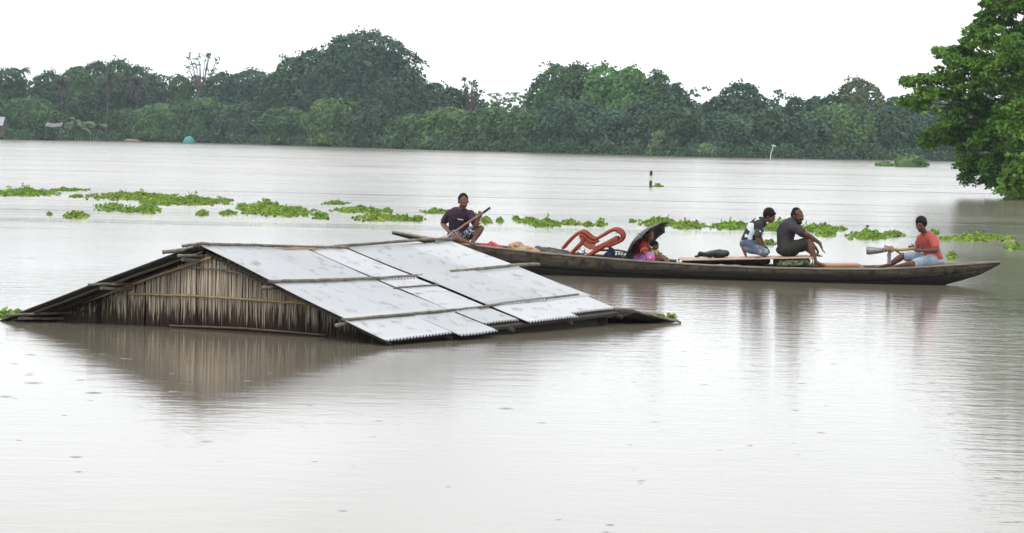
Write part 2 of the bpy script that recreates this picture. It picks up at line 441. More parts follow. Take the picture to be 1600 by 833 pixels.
    if kind != 'bush':                 # dense twiggy heart of the crown
        hv, hf = [], []; nu, nv_ = 18, 10
        top_, wdt = {'layered': (.58, .34), 'sparse': (.55, .30), 'broad': (.86, .415), 'tall': (.78, .32)}.get(kind, (.82, .35))
        for j in range(nv_ + 1):
            h = j / nv_
            for i_ in range(nu):
                ph = 2 * PI * i_ / nu; q3 = prof(h, ph) if j < nv_ else 0; q3 *= 1 + .22 * mnoise.noise(Vector((math.cos(ph) * 4 + i, math.sin(ph) * 4, h * 9)))
                hv.append((b[0] + math.cos(ph) * Wd * wdt * q3, b[1] + .3 + math.sin(ph) * Wd * wdt * .68 * q3, b[2] + H * top_ * h))
        hf = [(j * nu + i_, j * nu + (i_ + 1) % nu, (j + 1) * nu + (i_ + 1) % nu, (j + 1) * nu + i_) for j in range(nv_) for i_ in range(nu)]
        hv = np.array(hv); hf = np.array(hf); hf = np.concatenate([hf[:, [0, 1, 2]], hf[:, [0, 2, 3]]]) + len(v)
        v = np.concatenate([v, hv]); f = np.concatenate([f, hf])
    from_np('crown', v, f, m, t)
    if kind != 'bush':
        trunk(t, base - Vector((0, 0, .4)), Vector(base) + Vector((rr.uniform(-.5, .5), 0, H * .72)), .012 * H + .12, rr, PALE_BARK if 'pale trunk' in label else BARK)
    return t

TREES = [
 (-45, 112, 90, 'round', 16, 0, 'dark tree cut by the left edge of the picture, furthest left on the far bank'),
 (12, 103, 62, 'round', 22, 0, 'dark rounded tree behind the feathery coconut palm at the far left'),
 (33, 94, 34, 'palm', 20, 0, 'coconut palm with feathery top standing clear of the skyline at the far left'),
 (74, 107, 54, 'round', 24, 4, 'bluish green tree between the feathery palm and the wide dome of the left skyline'),
 (120, 97, 58, 'round', 26, 1, 'rounded tree forming the left shoulder of the wide dome above the drooping palms'),
 (150, 91, 62, 'round', 30, 0, 'dark tree just left of the highest tuft on the left skyline'),
 (184, 86, 54, 'round', 27, 1, 'tree with the highest loose tuft on the left skyline'),
 (213, 97, 56, 'round', 25, 0, 'dark tree forming the right shoulder of the wide dome above the drooping palms'),
 (241, 112, 44, 'tall', 22, 4, 'narrow tree between the left dome and the two little fan palms'),
 (97, 120, 42, 'drypalm', 8, 0, 'leftmost of the three tall palms with brown drooping fronds'),
 (166, 113, 46, 'drypalm', 9, 0, 'middle one of the three tall palms with brown drooping fronds'),
 (211, 118, 42, 'drypalm', 8, 0, 'rightmost of the three tall palms with brown drooping fronds'),
 (254, 105, 16, 'fanpalm', 22, 0, 'small fan palm on the skyline, left one of the pair'),
 (266, 107, 16, 'fanpalm', 22, 0, 'small fan palm on the skyline, right one of the pair'),
 (281, 112, 40, 'round', 20, 1, 'short tree just left of the open sparse tree on the skyline'),
 (314, 82, 54, 'sparse', 22, 1, 'open sparse tree with bare twigs against the sky, left of the great tree'),
 (346, 108, 60, 'round', 21, 0, 'tree immediately right of the open sparse tree'),
 (390, 103, 78, 'round', 22, 4, 'wide bluish tree filling the dip left of the great domed tree'),
 (437, 106, 66, 'round', 20, 0, 'dark tree under the left slope of the great domed tree'),
 (455, 82, 52, 'round', 24, 1, 'lowest step of the stair of crowns climbing to the great domed tree'),
 (487, 68, 66, 'round', 26, 0, 'upper step of the stair of crowns climbing to the great domed tree'),
 (570, 41, 150, 'broad', 22, 4, 'great domed tree, tallest and widest on the far bank'),
 (640, 100, 46, 'round', 16, 4, 'crown hanging on the right flank of the great domed tree'),
 (676, 124, 56, 'round', 20, 4, 'low rounded tree at the right foot of the great domed tree'),
 (706, 133, 44, 'round', 20, 0, 'small dark tree just left of the wiry black tree'),
 (735, 122, 40, 'sparse', 22, 0, 'wiry dark tree with clumps against the sky in the low middle stretch'),
 (772, 144, 66, 'layered', 24, 3, 'flat layered tree right of the wiry dark tree'),
 (812, 143, 62, 'layered', 22, 2, 'flat layered tree touching the left side of the double crowned grove'),
 (868, 94, 74, 'round', 18, 1, 'left crown of the tall grove right of centre, steep on its left side'),
 (900, 92, 60, 'tall', 22, 0, 'dark tall crown second from the left in the tall grove right of centre'),
 (940, 94, 62, 'round', 20, 5, 'fresh green crown in the middle of the tall grove right of centre'),
 (980, 98, 76, 'round', 20, 5, 'broad fresh green crown in the right half of the tall grove'),
 (1026, 107, 46, 'round', 18, 1, 'crown closing the tall grove on the right before the skyline drops'),
 (1054, 127, 44, 'tall', 18, 4, 'slim tree stepping down at the right end of the tall grove'),
 (1086, 134, 50, 'layered', 22, 0, 'flat topped umbrella shaped tree right of the tall grove'),
 (1122, 148, 46, 'round', 22, 4, 'low tree between the umbrella shaped tree and the twin tufted tree'),
 (1158, 124, 68, 'tall', 18, 4, 'tree with twin tufts and a pale trunk right of the umbrella shaped tree'),
 (1204, 141, 60, 'layered', 20, 4, 'flat layered tree stepping down right of the twin tufted tree'),
 (1242, 147, 48, 'round', 22, 0, 'low round tree in the last dip of the skyline, left one of the two'),
 (1272, 147, 44, 'round', 22, 4, 'low round tree in the last dip of the skyline, right one of the two'),
 (1299, 143, 36, 'tall', 20, 0, 'narrow dark tree at the left foot of the olive knobbly tree'),
 (1340, 118, 78, 'tall', 20, 3, 'olive knobbly tree with a tuft on top, highest left of the near tree'),
 (1398, 148, 60, 'round', 22, 4, 'bluish tree half hidden behind the tips of the near tree'),
 (1445, 144, 80, 'round', 26, 4, 'pale distant tree seen between the branches of the near tree'),
 (1520, 140, 90, 'round', 26, 0, 'distant tree almost wholly behind the near tree'),
 (1600, 136, 90, 'round', 26, 0, 'distant tree at the right edge behind the near tree'),
 (1690, 136, 110, 'round', 26, 0, 'distant tree beyond the right edge behind the near tree'),
]
FRONT = [
 (48, 150, 84, 'round', 6, 1, 'rounded green tree at the waterside in front of the feathery palm'),
 (200, 168, 74, 'round', 6, 1, 'low green tree at the waterside below the three drooping palms'),
 (252, 160, 84, 'round', 5, 2, 'light green tree behind the turquoise dome tent'),
 (322, 150, 92, 'round', 7, 1, 'leafy tree right of the turquoise dome tent, below the sparse tree'),
 (392, 158, 84, 'round', 8, 4, 'bluish waterside tree below the dip left of the great tree'),
 (452, 166, 76, 'round', 5, 1, 'waterside tree under the stair of crowns'),
 (528, 146, 84, 'round', 6, 2, 'lighter green tree in front of the left half of the great domed tree'),
 (592, 160, 74, 'round', 6, 0, 'dark waterside tree in front of the great domed tree'),
 (646, 176, 66, 'round', 5, 1, 'low tree in front of the right foot of the great domed tree'),
 (700, 164, 76, 'round', 7, 2, 'light green tree below the wiry dark tree, on its left'),
 (762, 166, 80, 'round', 7, 1, 'green tree below the wiry dark tree, on its right'),
 (824, 170, 70, 'round', 6, 1, 'waterside tree at the left foot of the tall grove'),
 (890, 150, 84, 'round', 8, 4, 'bluish tree in front of the left half of the tall grove'),
 (952, 166, 78, 'round', 6, 4, 'waterside tree below the middle of the tall grove'),
 (1004, 156, 60, 'round', 8, 4, 'tree directly left of and behind the small pale standing bush'),
 (1062, 164, 74, 'round', 8, 0, 'dark tree between the tall pale bush and the small round bush'),
 (1130, 172, 74, 'round', 7, 4, 'dark blue green waterside tree above the small round bush'),
 (1196, 168, 70, 'round', 8, 0, 'dark waterside tree behind the leaning white tipped pole'),
 (1252, 172, 74, 'round', 7, 4, 'bluish waterside tree right of the leaning white tipped pole'),
 (1312, 158, 84, 'round', 7, 2, 'pale green tree in front of the olive knobbly tree'),
 (1374, 166, 74, 'round', 8, 0, 'dark tree right of the pale green one, above the grassy islet'),
 (1440, 176, 84, 'round', 7, 4, 'low bluish tree behind the rounded bush on the islet'),
 (1522, 180, 90, 'round', 7, 0, 'low tree behind the hanging branches of the near tree'),
]
for i, a in enumerate(TREES): far_tree(i, *a[:6], a[6], name={'palm': 'coconut_palm', 'drypalm': 'tall_palm', 'fanpalm': 'fan_palm'}.get(a[3], 'broadleaf_tree'))
for i, a in enumerate(FRONT): far_tree(60 + i, *a[:6], a[6], group='trees at the water side of the far bank')
far_tree(90, 1028, 204, 34, 'bush', -7, 5, 'upright pale green bush standing in the water below the right end of the tall grove', name='tall_bush')
far_tree(91, 1105, 224, 34, 'bush', -7, 2, 'small round pale bush at the water edge, left of the leaning white tipped pole', name='round_bush')

# undergrowth along the shore and the wood behind: nobody could count them
def shore_band(name, x0, x1, n, inl0, inl1, htop, m, size, seed):
    rg = np.random.default_rng(seed); px = rg.uniform(x0, x1, n); inl = rg.uniform(inl0, inl1, n)
    c = np.empty((n, 3))
    for k in range(n):
        Y = shoreY(px[k]) + inl[k]; q = ray(px[k], 230); hh = htop(px[k], Y)
        u = rg.random()
        c[k] = (q.x / q.y * Y, Y, 0.02 + hh * u ** 1.25)
    v, f = leaf_cards(rg, c, size, np.array([0, -.5, .7]), 1.0, .2)
    o = from_np(name, v, f, m); return o
def h_under(px, Y): return 1.7 + 1.2 * mnoise.noise(Vector((px * .05, 0, 3))) + 1.0 * mnoise.noise(Vector((px * .2, 0, 9)))
tag(shore_band('shore_undergrowth', -120, 1720, 24000, -1.6, 5, h_under, FAR[0], .42, 7), kind='stuff')  # deep green here carries the shade under the trees in its colour
SKY_TAB = sorted([(a[0], a[1]) for a in TREES])
def h_back(px, Y):
    top = np.interp(px, [q[0] for q in SKY_TAB], [q[1] for q in SKY_TAB]); top = max(top, 100) + 22 + 9 * mnoise.noise(Vector((px * .06, 1, 2))); return max(3.0, P(px, top, Y).z)
tag(shore_band('distant_woodland', -140, 1760, 26000, 30, 55, h_back, FAR[0], 1.0, 8), 'dense woodland filling the gaps behind the bank trees', 'woodland', kind='stuff')

# banana plants below the palms
BANANA = mat('banana_leaf', (0.11, 0.19, 0.10), (0.07, 0.12, 0.06), scale=1, rough=.45, island=.25, transl=.25)
def banana(px, py, hpx, label, seed):
    rr = random.Random(seed); Y = shoreY(px) - 3.0; s = F_PX / Y; base = P(px, 205, Y); base.z = -.1; H = hpx / s
    t = thing('banana_plant', label, 'banana plant', base, 'banana plants on the left of the far bank')
    for k in range(3):
        MB().tube([base + Vector((k * .5 - .5, 0, 0)), base + Vector((k * .6 - .6, 0, H * .5))], [.16, .1], 6).build('stem', FAR[2], t)
    for k in range(15):
        an = rr.uniform(0, 2 * PI); st = base + Vector((rr.choice((-.6, 0, .6)), 0, H * rr.uniform(.3, .5))); d = Vector((math.cos(an), math.sin(an) * .7, rr.uniform(.5, 2.6))).normalized()
        rows = []; p = st.copy(); L = H * .62
        for q in range(7):
            sd_ = d.cross(Vector((0, 0, 1))).normalized() * (.34 * math.sin(PI * (q + .4) / 7.2))
            rows.append([p - sd_ - Vector((0, 0, .34)), p, p + sd_ - Vector((0, 0, .34))]); p = p + d * L / 6; d = (d + Vector((0, 0, -.34))).normalized()
        MB().grid(rows).build('leaf', BANANA, t)
banana(122, 218, 44, 'grey green banana plant at the waterside, left one of the pair', 1)
banana(146, 218, 40, 'grey green banana plant at the waterside, right one of the pair', 2)

# ------------------------------------------------------------------ small things on the far bank
TENTM = mat('turquoise_tarpaulin', (0.045, 0.24, 0.205), (0.03, 0.19, 0.165), scale=1.2, rough=.45, bump=.02)
def far_pt(px, py, dz=0): q = W(px, py); q.z = dz; return q
def mound(name, label, cat, px, py, wpx, hpx, m, seed, flat=.6):
    q = W(px, py + 0.5); q.y += 1.5; s = F_PX / q.y; rr = random.Random(seed); q = P(px, py, q.y); q.z = .25
    rows = []; nx, ny = 14, 7
    for j in range(ny + 1):
        th = PI * .5 * j / ny; row = []
        for i in range(nx + 1):
            ph = 2 * PI * i / nx; w_ = 1 + .10 * math.sin(3 * ph + seed) * math.cos(2 * th)
            row.append(q + Vector((math.cos(ph) * math.cos(th) * wpx / s / 2 * w_, math.sin(ph) * math.cos(th) * wpx / s / 2 * flat, math.sin(th) ** .9 * hpx / s - .2)))
        rows.append(row)
    o = MB().grid(rows).build(name, m, None, origin=q, smooth=True); return tag(o, label, cat)
q = W(293.5, 225); q.y += 1.5
t = thing('dome_tent', 'turquoise dome tent on the far bank under the light green tree', 'tent', Vector((q.x, q.y, .2)))
s = F_PX / q.y; R = 9.4 / s
for k in range(8):                                   # eight cloth gores with a low skirt, the front one open a little
    rows = []
    for j in range(9):
        th = PI * .5 * j / 8; r_ = R * math.cos(th); z = .2 + R * 1.28 * math.sin(th) - .2
        rows.append([Vector((q.x + math.cos(a_) * r_ * (1 - .035 * math.sin(PI * e / 4)), q.y + math.sin(a_) * r_, z)) for e, a_ in enumerate(np.linspace(2 * PI * k / 8, 2 * PI * (k + 1) / 8, 5))])
    MB().grid(rows).build('cloth_gore', TENTM, t, smooth=True)
GREYT = mat('grey_tarpaulin', (0.17, 0.165, 0.165), (0.11, 0.105, 0.105), scale=1, rough=.7)
PINKT = mat('orange_cloth', (0.55, 0.27, 0.16), (0.42, 0.2, 0.13), scale=1, rough=.8)
BLUET = mat('pale_blue_cloth', (0.34, 0.40, 0.46), (0.10, 0.14, 0.2), scale=1.6, rough=.8, lo=.45, hi=.55)
STRAW = mat('dry_straw', (0.30, 0.21, 0.13), (0.19, 0.14, 0.085), scale=.9, rough=.95, bump=.05)
mound('covered_heap', 'low heap under grey sheeting on the far bank, left of the tent', 'heap', 232, 220.5, 22, 5, GREYT, 3)
mound('cloth_heap', 'small orange pink heap at the far left water edge', 'heap', 11, 215.5, 15, 5, PINKT, 4)
mound('straw_heap', 'long low heap of dry straw on the far bank below the tall palms', 'heap', 84, 218.2, 46, 5, STRAW, 5)
mound('pale_heap', 'small pale heap beside the orange pink heap at the far left', 'heap', 40, 217, 16, 5, STRAW, 6)
mound('earth_heap', 'low brown earth heap between the straw and the grey sheeting', 'heap', 206, 220.5, 26, 3.5, STRAW, 7)
mound('washing_heap', 'heap of pale and blue cloths just left of the turquoise tent', 'heap', 262, 221.5, 16, 6, BLUET, 8)
# roof of a house half hidden at the left edge
ZINC = mat('weathered_zinc', (0.36, 0.38, 0.42), (0.26, 0.27, 0.30), scale=3, rough=.5, metal=.2)
REEDFAR = mat('mat_wall', (0.10, 0.085, 0.06), (0.06, 0.05, 0.04), scale=4, rough=.9)
q = P(-16, 205, 497); q.z = .5
t = thing('village_house', 'house with pale metal roof half cut off by the left edge of the picture', 'house', q)
MB().box(q + Vector((0, 0, 1.1)), (2.2, 0, 0), (0, 1.6, 0), (0, 0, 1.1)).build('wall', REEDFAR, t)
MB().box(q + Vector((0.3, -1.63, .95)), (.4, 0, 0), (0, .03, 0), (0, 0, .9)).build('door', STRAW, t)
o = MB().grid([[q + Vector((-2.8, -2.1, 2.0)), q + Vector((2.6, -2.1, 1.9))], [q + Vector((-2.8, 0, 3.5)), q + Vector((2.6, 0, 3.4))], [q + Vector((-2.8, 2.1, 2.0)), q + Vector((2.6, 2.1, 1.9))]]).build('roof', ZINC, t); solidify(o, .08)
q = P(84, 190, 478); q.z = .4
t = thing('low_shelter', 'low shelter with a pale sagging roof half hidden by leaves below the tall palms', 'shelter', q)
o = MB().grid([[q + Vector((-1.3, -1, 2.1)), q + Vector((0, -1, 1.9)), q + Vector((1.4, -1, 2.1))], [q + Vector((-1.3, 1, 2.7)), q + Vector((0, 1, 2.5)), q + Vector((1.4, 1, 2.7))]]).build('roof', GREYT, t); solidify(o, .06)
for sx in (-1.2, 1.2):
    for sy in (-.9, .9): MB().tube([q + Vector((sx, sy, 0)), q + Vector((sx, sy, 2.1))], .06, 6).build('post', BARK, t)
# leaning stick with a white tuft, standing in the water off the right bank
WHITE = mat('faded_white_cloth', (0.75, 0.75, 0.73), (0.6, 0.6, 0.6), scale=8, rough=.8)
q = W(1203.5, 248.5); s = F_PX / q.y
t = thing('leaning_pole', 'thin pale leaning pole with a white rag at its tip standing off the right bank', 'pole', q)
tip = q + Vector((4.5 / s, 0, 21 / s)); MB().tube([q - Vector((0, 0, .5)), q + Vector((.6 / s, 0, 8 / s)), tip], [.06, .05, .04], 6).build('pole', WHITE, t)
mb = MB()
for k, (dx, dz, r_) in enumerate(((0, 0, .17), (.2, -.04, .12), (-.16, .05, .1), (.3, -.16, .08))): mb.ell(tip + Vector((dx, 0, dz)), (r_, 0, 0), (0, r_ * .5, 0), (0, 0, r_ * .5), 8, 6)
mb.build('rag', WHITE, t, smooth=True)
# islet
ISL = mat('islet_earth', (0.14, 0.11, 0.06), (0.08, 0.09, 0.04), scale=.5, rough=.95)
def leaf_mound(name, label, cat, px, py, wpx, hpx, mi, seed, size, dens=7, mati=None, group=None):
    q = W(px, py); s = F_PX / q.y; rg = np.random.default_rng(seed); rr = random.Random(seed); Wd = wpx / s; H = hpx / s; q.y += Wd * .2
    L = []
    for k in range(10 if H < 2 else 60):
        x = rr.uniform(-.42, .42); hh = H * math.sqrt(max(.1, 1 - (x / .5) ** 2)); r_ = min(Wd * .13, hh * .6) * rr.uniform(.7, 1.1) * (1 if H < 2 else 1.25); hh *= 1 if H < 2 else rr.uniform(.25, 1)
        L.append(((q.x + x * Wd, q.y + rr.uniform(-.15, .15) * Wd, max(.05, hh - r_) * rr.uniform(.6, 1)), (r_ * 1.2, r_, r_)))
    L.append(((q.x, q.y, H * .35), (Wd * .42, Wd * .25, H * .62)))
    v, f = lobes_to_cards(rg, L, dens, size); v[:, 2] = np.maximum(v[:, 2], -.05)
    hv = []; nu, nv_ = 20, 7           # twiggy heart under the leaves
    hs = 1.0 if H < 2 else .62
    for j in range(nv_ + 1):
        th = PI * .5 * j / nv_
        for i_ in range(nu):
            ph = 2 * PI * i_ / nu; q3 = 1 + .22 * mnoise.noise(Vector((math.cos(ph) * 2 + seed, math.sin(ph) * 2, th * 2)))
            hv.append((q.x + math.cos(ph) * math.cos(th) ** .6 * Wd * .44 * hs * q3, q.y + math.sin(ph) * math.cos(th) ** .6 * Wd * .26 * hs, H * .84 * hs * math.sin(th) * q3 - .03))
    hf = np.array([(j * nu + i_, j * nu + (i_ + 1) % nu, (j + 1) * nu + (i_ + 1) % nu, (j + 1) * nu + i_) for j in range(nv_) for i_ in range(nu)])
    hf = np.concatenate([hf[:, [0, 1, 2]], hf[:, [0, 2, 3]]]) + len(v); v = np.concatenate([v, np.array(hv)]) if H < 2 else v; f = np.concatenate([f, hf]) if H < 2 else f
    o = from_np(name, v, f, mati or FAR[mi], None, origin=(q.x, q.y, 0)); return tag(o, label, cat, group)
leaf_mound('islet_bush', 'rounded dark green bush on the islet in front of the near tree', 'bush', 1422, 261, 48, 20, 2, 31, .3, 34)
leaf_mound('islet_bush', 'smaller bush leaning right out of the rounded islet bush', 'bush', 1440, 261, 22, 12, 1, 32, .3, 34)
leaf_mound('grass_tuft', 'flat tuft of pale green grass at the left end of the islet', 'grass', 1383, 260, 34, 7, 5, 33, .25, 34)

# ------------------------------------------------------------------ near tree on the right
NEAR = leafmat('near_tree_leaf', (0.145, 0.285, 0.032), c2=(0.072, 0.170, 0.023), transl=.34, rough=.42, scale=.8, island=.42)
def near_tree():
    rg = np.random.default_rng(11); rr = random.Random(11); Y0 = 118
    base = W(1592, 308); base.y = Y0; base = Vector((P(1592, 300, Y0).x, Y0, -.3))
    t = thing('overhanging_tree', 'large bright green leafy tree leaning over the water from the right edge', 'tree', base)
    # clumps: px, py, radius px, depth offset m
    cl = [(1420,132,11,0),(1437,130,12,-.5),(1455,128,14,0),(1424,160,13,.5),(1436,168,14,0),(1455,155,18,-.5),(1478,150,22,0),(1470,120,15,0),
          (1478,86,12,0),(1492,90,16,.5),(1505,75,16,0),(1500,100,20,-.5),(1520,60,20,0),(1540,45,24,0),(1536,28,12,0),(1562,30,20,.4),(1580,10,20,0),(1600,0,26,0),(1545,62,24,-.6),(1575,60,28,0),
          (1520,95,26,.5),(1550,100,30,-.5),(1585,95,32,0),(1500,130,24,0),(1530,135,30,-.7),(1565,140,34,0),(1600,140,34,.5),(1510,165,22,0),(1540,175,30,0),(1575,180,34,-.5),(1605,190,34,0),
          (1455,218,12,0),(1448,228,9,0),(1468,208,14,.4),(1485,200,15,0),(1500,190,16,-.4),(1475,220,10,0),(1496,215,15,0),(1520,205,24,0),(1550,215,28,-.5),(1585,225,34,0),
          (1515,235,20,.4),(1508,262,13,0),(1512,280,10,0),(1530,250,20,0),(1542,283,7,0),(1555,255,24,0),(1580,262,26,0),(1570,290,12,0),(1600,285,24,0),(1535,265,10,0),(1490,170,14,.8),(1625,60,40,0),(1640,130,50,1),(1640,210,50,1),(1640,20,50,0),(1560,12,7,0),(1545,10,5,0),(1570,-25,22,0),(1610,-60,40,0),(1640,275,34,0),(1548,288,8,0),(1566,275,22,-.8),(1588,298,18,-1),(1545,265,16,-.8),(1600,255,30,-1),(1572,235,28,-1),(1527,225,16,-.6),(1590,80,26,-1.6),(1600,120,28,-1.6),(1594,168,28,-1.6),(1592,214,26,-1.6),(1560,200,24,-1.2),(1562,110,24,-1.3),(1590,290,22,-1.4),(1575,300,12,-1.6)]
    cs = []; bs = []; mb = MB()
    crown_c = P(1600, 120, Y0)
    limb_targets = []
    for (px, py, r, d) in cl:
        c = P(px, py, Y0 + d * 2.0); R = r * Y0 / F_PX; limb_targets.append((c, R))
        for sub in range(max(5, int(r / 1.25))):
            dd = Vector((rr.gauss(0, 1), rr.gauss(0, 1), rr.gauss(0, .8))).normalized() * R * rr.uniform(.2, 1.12)
            c2 = c + Vector((dd.x, dd.y * 1.3, dd.z)); r2 = rr.uniform(.18, .36)
            n = int(66 * (r2 / .3) ** 2)
            d3 = rg.normal(size=(n, 3)); d3 /= np.linalg.norm(d3, axis=1)[:, None]; d3[:, 2] = np.where(d3[:, 2] < -.3, -d3[:, 2], d3[:, 2])
            cs.append(np.array(c2) + d3 * r2 * rg.uniform(.5, 1.1, (n, 1)) * np.array([1.2, 1.2, .8])); bs.append(d3 * .5 + np.array([0, -.1, 1.0]))
            if rr.random() < .5: mb.tube([c, c.lerp(c2, .5) + Vector((0, 0, .04)), c2], [.028, .018, .008], 4)
    v, f = leaf_cards(rg, np.concatenate(cs), .165, np.concatenate(bs), .85, .45)
    from_np('crown', v, f, NEAR, t)
    top = P(1610, 60, Y0 + 1); tp = [base, P(1590, 270, Y0), P(1594, 210, Y0 + .5), P(1600, 140, Y0 + .6), top]
    tb = MB(); tb.tube(tp, [.26, .22, .2, .15, .08], 9)
    tb.tube([base + Vector((.4, 0, 0)), P(1606, 250, Y0), P(1625, 150, Y0)], [.25, .2, .1], 8)
    tb.build('trunk', BARK, t, smooth=True)
    for (c, R) in limb_targets:
        a = tp[1 + min(2, int(max(0, (c.z - 1.2)) / 2.0))].lerp(tp[2], .3)
        if c.z < a.z - 1: a = tp[1]
        md_ = a.lerp(c, .55) + Vector((0, 0, (c - a).length * .10)); mb.tube([a, md_, c], [.06, .035, .015], 5)
    mb.build('branches', BARK, t)
near_tree()
leaf_mound('waterside_shrub', 'light yellow green shrub at the right edge under the overhanging tree', 'shrub', 1594, 314, 52, 92, 5, 41, .24, 22,
           leafmat('shrub_leaf', (0.12, 0.23, 0.03), transl=.3, scale=1.0))

# ------------------------------------------------------------------ marker post out in the water
BLK = mat('black_paint', (0.02, 0.02, 0.02), (0.035, 0.033, 0.03), scale=10, rough=.6)
WHT = mat('white_paint', (0.7, 0.7, 0.68), (0.5, 0.5, 0.48), scale=8, rough=.6)
q = W(1016.5, 291.5); s = F_PX / q.y
t = thing('marker_post', 'black and white banded post standing alone in open water', 'post', q)
for z0, z1, m_ in ((-.6, 9, BLK), (9, 17, WHT), (17, 24.5, BLK)):
    z0 = z0 / s if z0 > 0 else -.6
    MB().tube([q + Vector((.02 * z0, 0, z0)), q + Vector((.02 * z1 / s, 0, z1 / s))], .062, 10).build('painted_band', m_, t)

# ------------------------------------------------------------------ water hyacinth
HY = mat('hyacinth_leaf', (0.215, 0.35, 0.030), (0.125, 0.24, 0.022), scale=1.5, rough=.4, island=.4, dead=.035, transl=.25, spec=.5)
HYB = mat('hyacinth_leaf_olive', (0.24, 0.36, 0.03), (0.16, 0.25, 0.03), scale=2.5, rough=.45, island=.4, dead=.08, transl=.2)
def hyacinth(label, x0, x1, y0, y1, h=.22, dens=1.0, m=None, seed=0, slope=0.0, sz=1.0):
    """a mat covers the ground between picture columns x0..x1 whose roots stand at rows y0..y1"""
    rr = random.Random(seed * 7 + int(x0)); a, b = W(x0, (y0 + y1) / 2), W(x1, (y0 + y1) / 2)
    near, far = W((x0 + x1) / 2, y1).y, W((x0 + x1) / 2, y0).y
    area = abs(b.x - a.x) * abs(far - near) * .78; n = int(max(14, min(4200, area * 170 * dens)))
    vs = []; fs = []; sc = 1.0 if a.y < 120 else 1.3
    for k in range(n):
        while True:
            u, v = rr.uniform(-1.4, 1.4), rr.uniform(-1.3, 1.3); rad = math.hypot(u, v)
            lim = .57 + 1.0 * rr.random() ** 5 + .75 * mnoise.noise(Vector((u * 4.5 + x0, v * 1.6, seed)))
            if rad < lim: break
        px = (x0 + x1) / 2 + u * (x1 - x0) / 2; py = (y0 + y1) / 2 + v * (y1 - y0) * .42 + slope * u
        g = W(px, py); edge = max(.22, 1 - rad ** 1.6 * .8) * (.75 + .6 * mnoise.noise(Vector((u * 3 + x0, v * 1.5, seed + 4))))
        hh = max(.015, h * .50 * edge * rr.uniform(.2, 1.3) * (1.7 if rr.random() < .04 else 1)); an = rr.uniform(0, 2 * PI); lean = rr.uniform(.1, .5) * hh
        tp = g + Vector((math.cos(an) * lean, math.sin(an) * lean, hh)); R = rr.uniform(.026, .046) * sz * sc
        nrm = Vector((math.cos(an) * .9, math.sin(an) * .9, rr.uniform(.25, 1.1))).normalized()
        sd_ = nrm.cross(Vector((0, 0, 1))).normalized(); up = sd_.cross(nrm)
        bb = len(vs); N = 7
        for e in range(N):
            t_ = 2 * PI * e / N; vs.append(tp + sd_ * math.cos(t_) * R * .95 + up * math.sin(t_) * R - nrm * (.012 if e % 2 else 0))
        fs.append(tuple(range(bb, bb + N)))
        bb = len(vs); w_ = .011; vs += [g + Vector((-w_, 0, -.03)), g + Vector((w_, 0, -.03)), tp + Vector((w_ * .6, 0, 0)), tp + Vector((-w_ * .6, 0, 0))]; fs.append((bb, bb + 1, bb + 2, bb + 3))
    c = (a + b) / 2; bb = len(vs)                       # floating root mass just under the surface
    vs += [W((x0 + x1) / 2 + math.cos(q_) * (x1 - x0) * .56, (y0 + y1) / 2 + math.sin(q_) * (y1 - y0) * .56 + slope * math.cos(q_), -.02) for q_ in np.linspace(0, 2 * PI, 13)[:-1]]
    fs.append(tuple(range(bb, bb + 12)))
    return tag(from_np('water_hyacinth_mat', np.array([tuple(p) for p in vs]), fs, m or HY, None, origin=(c.x, (near + far) / 2, 0)), label, 'water hyacinth', 'water hyacinth drifting across the river')
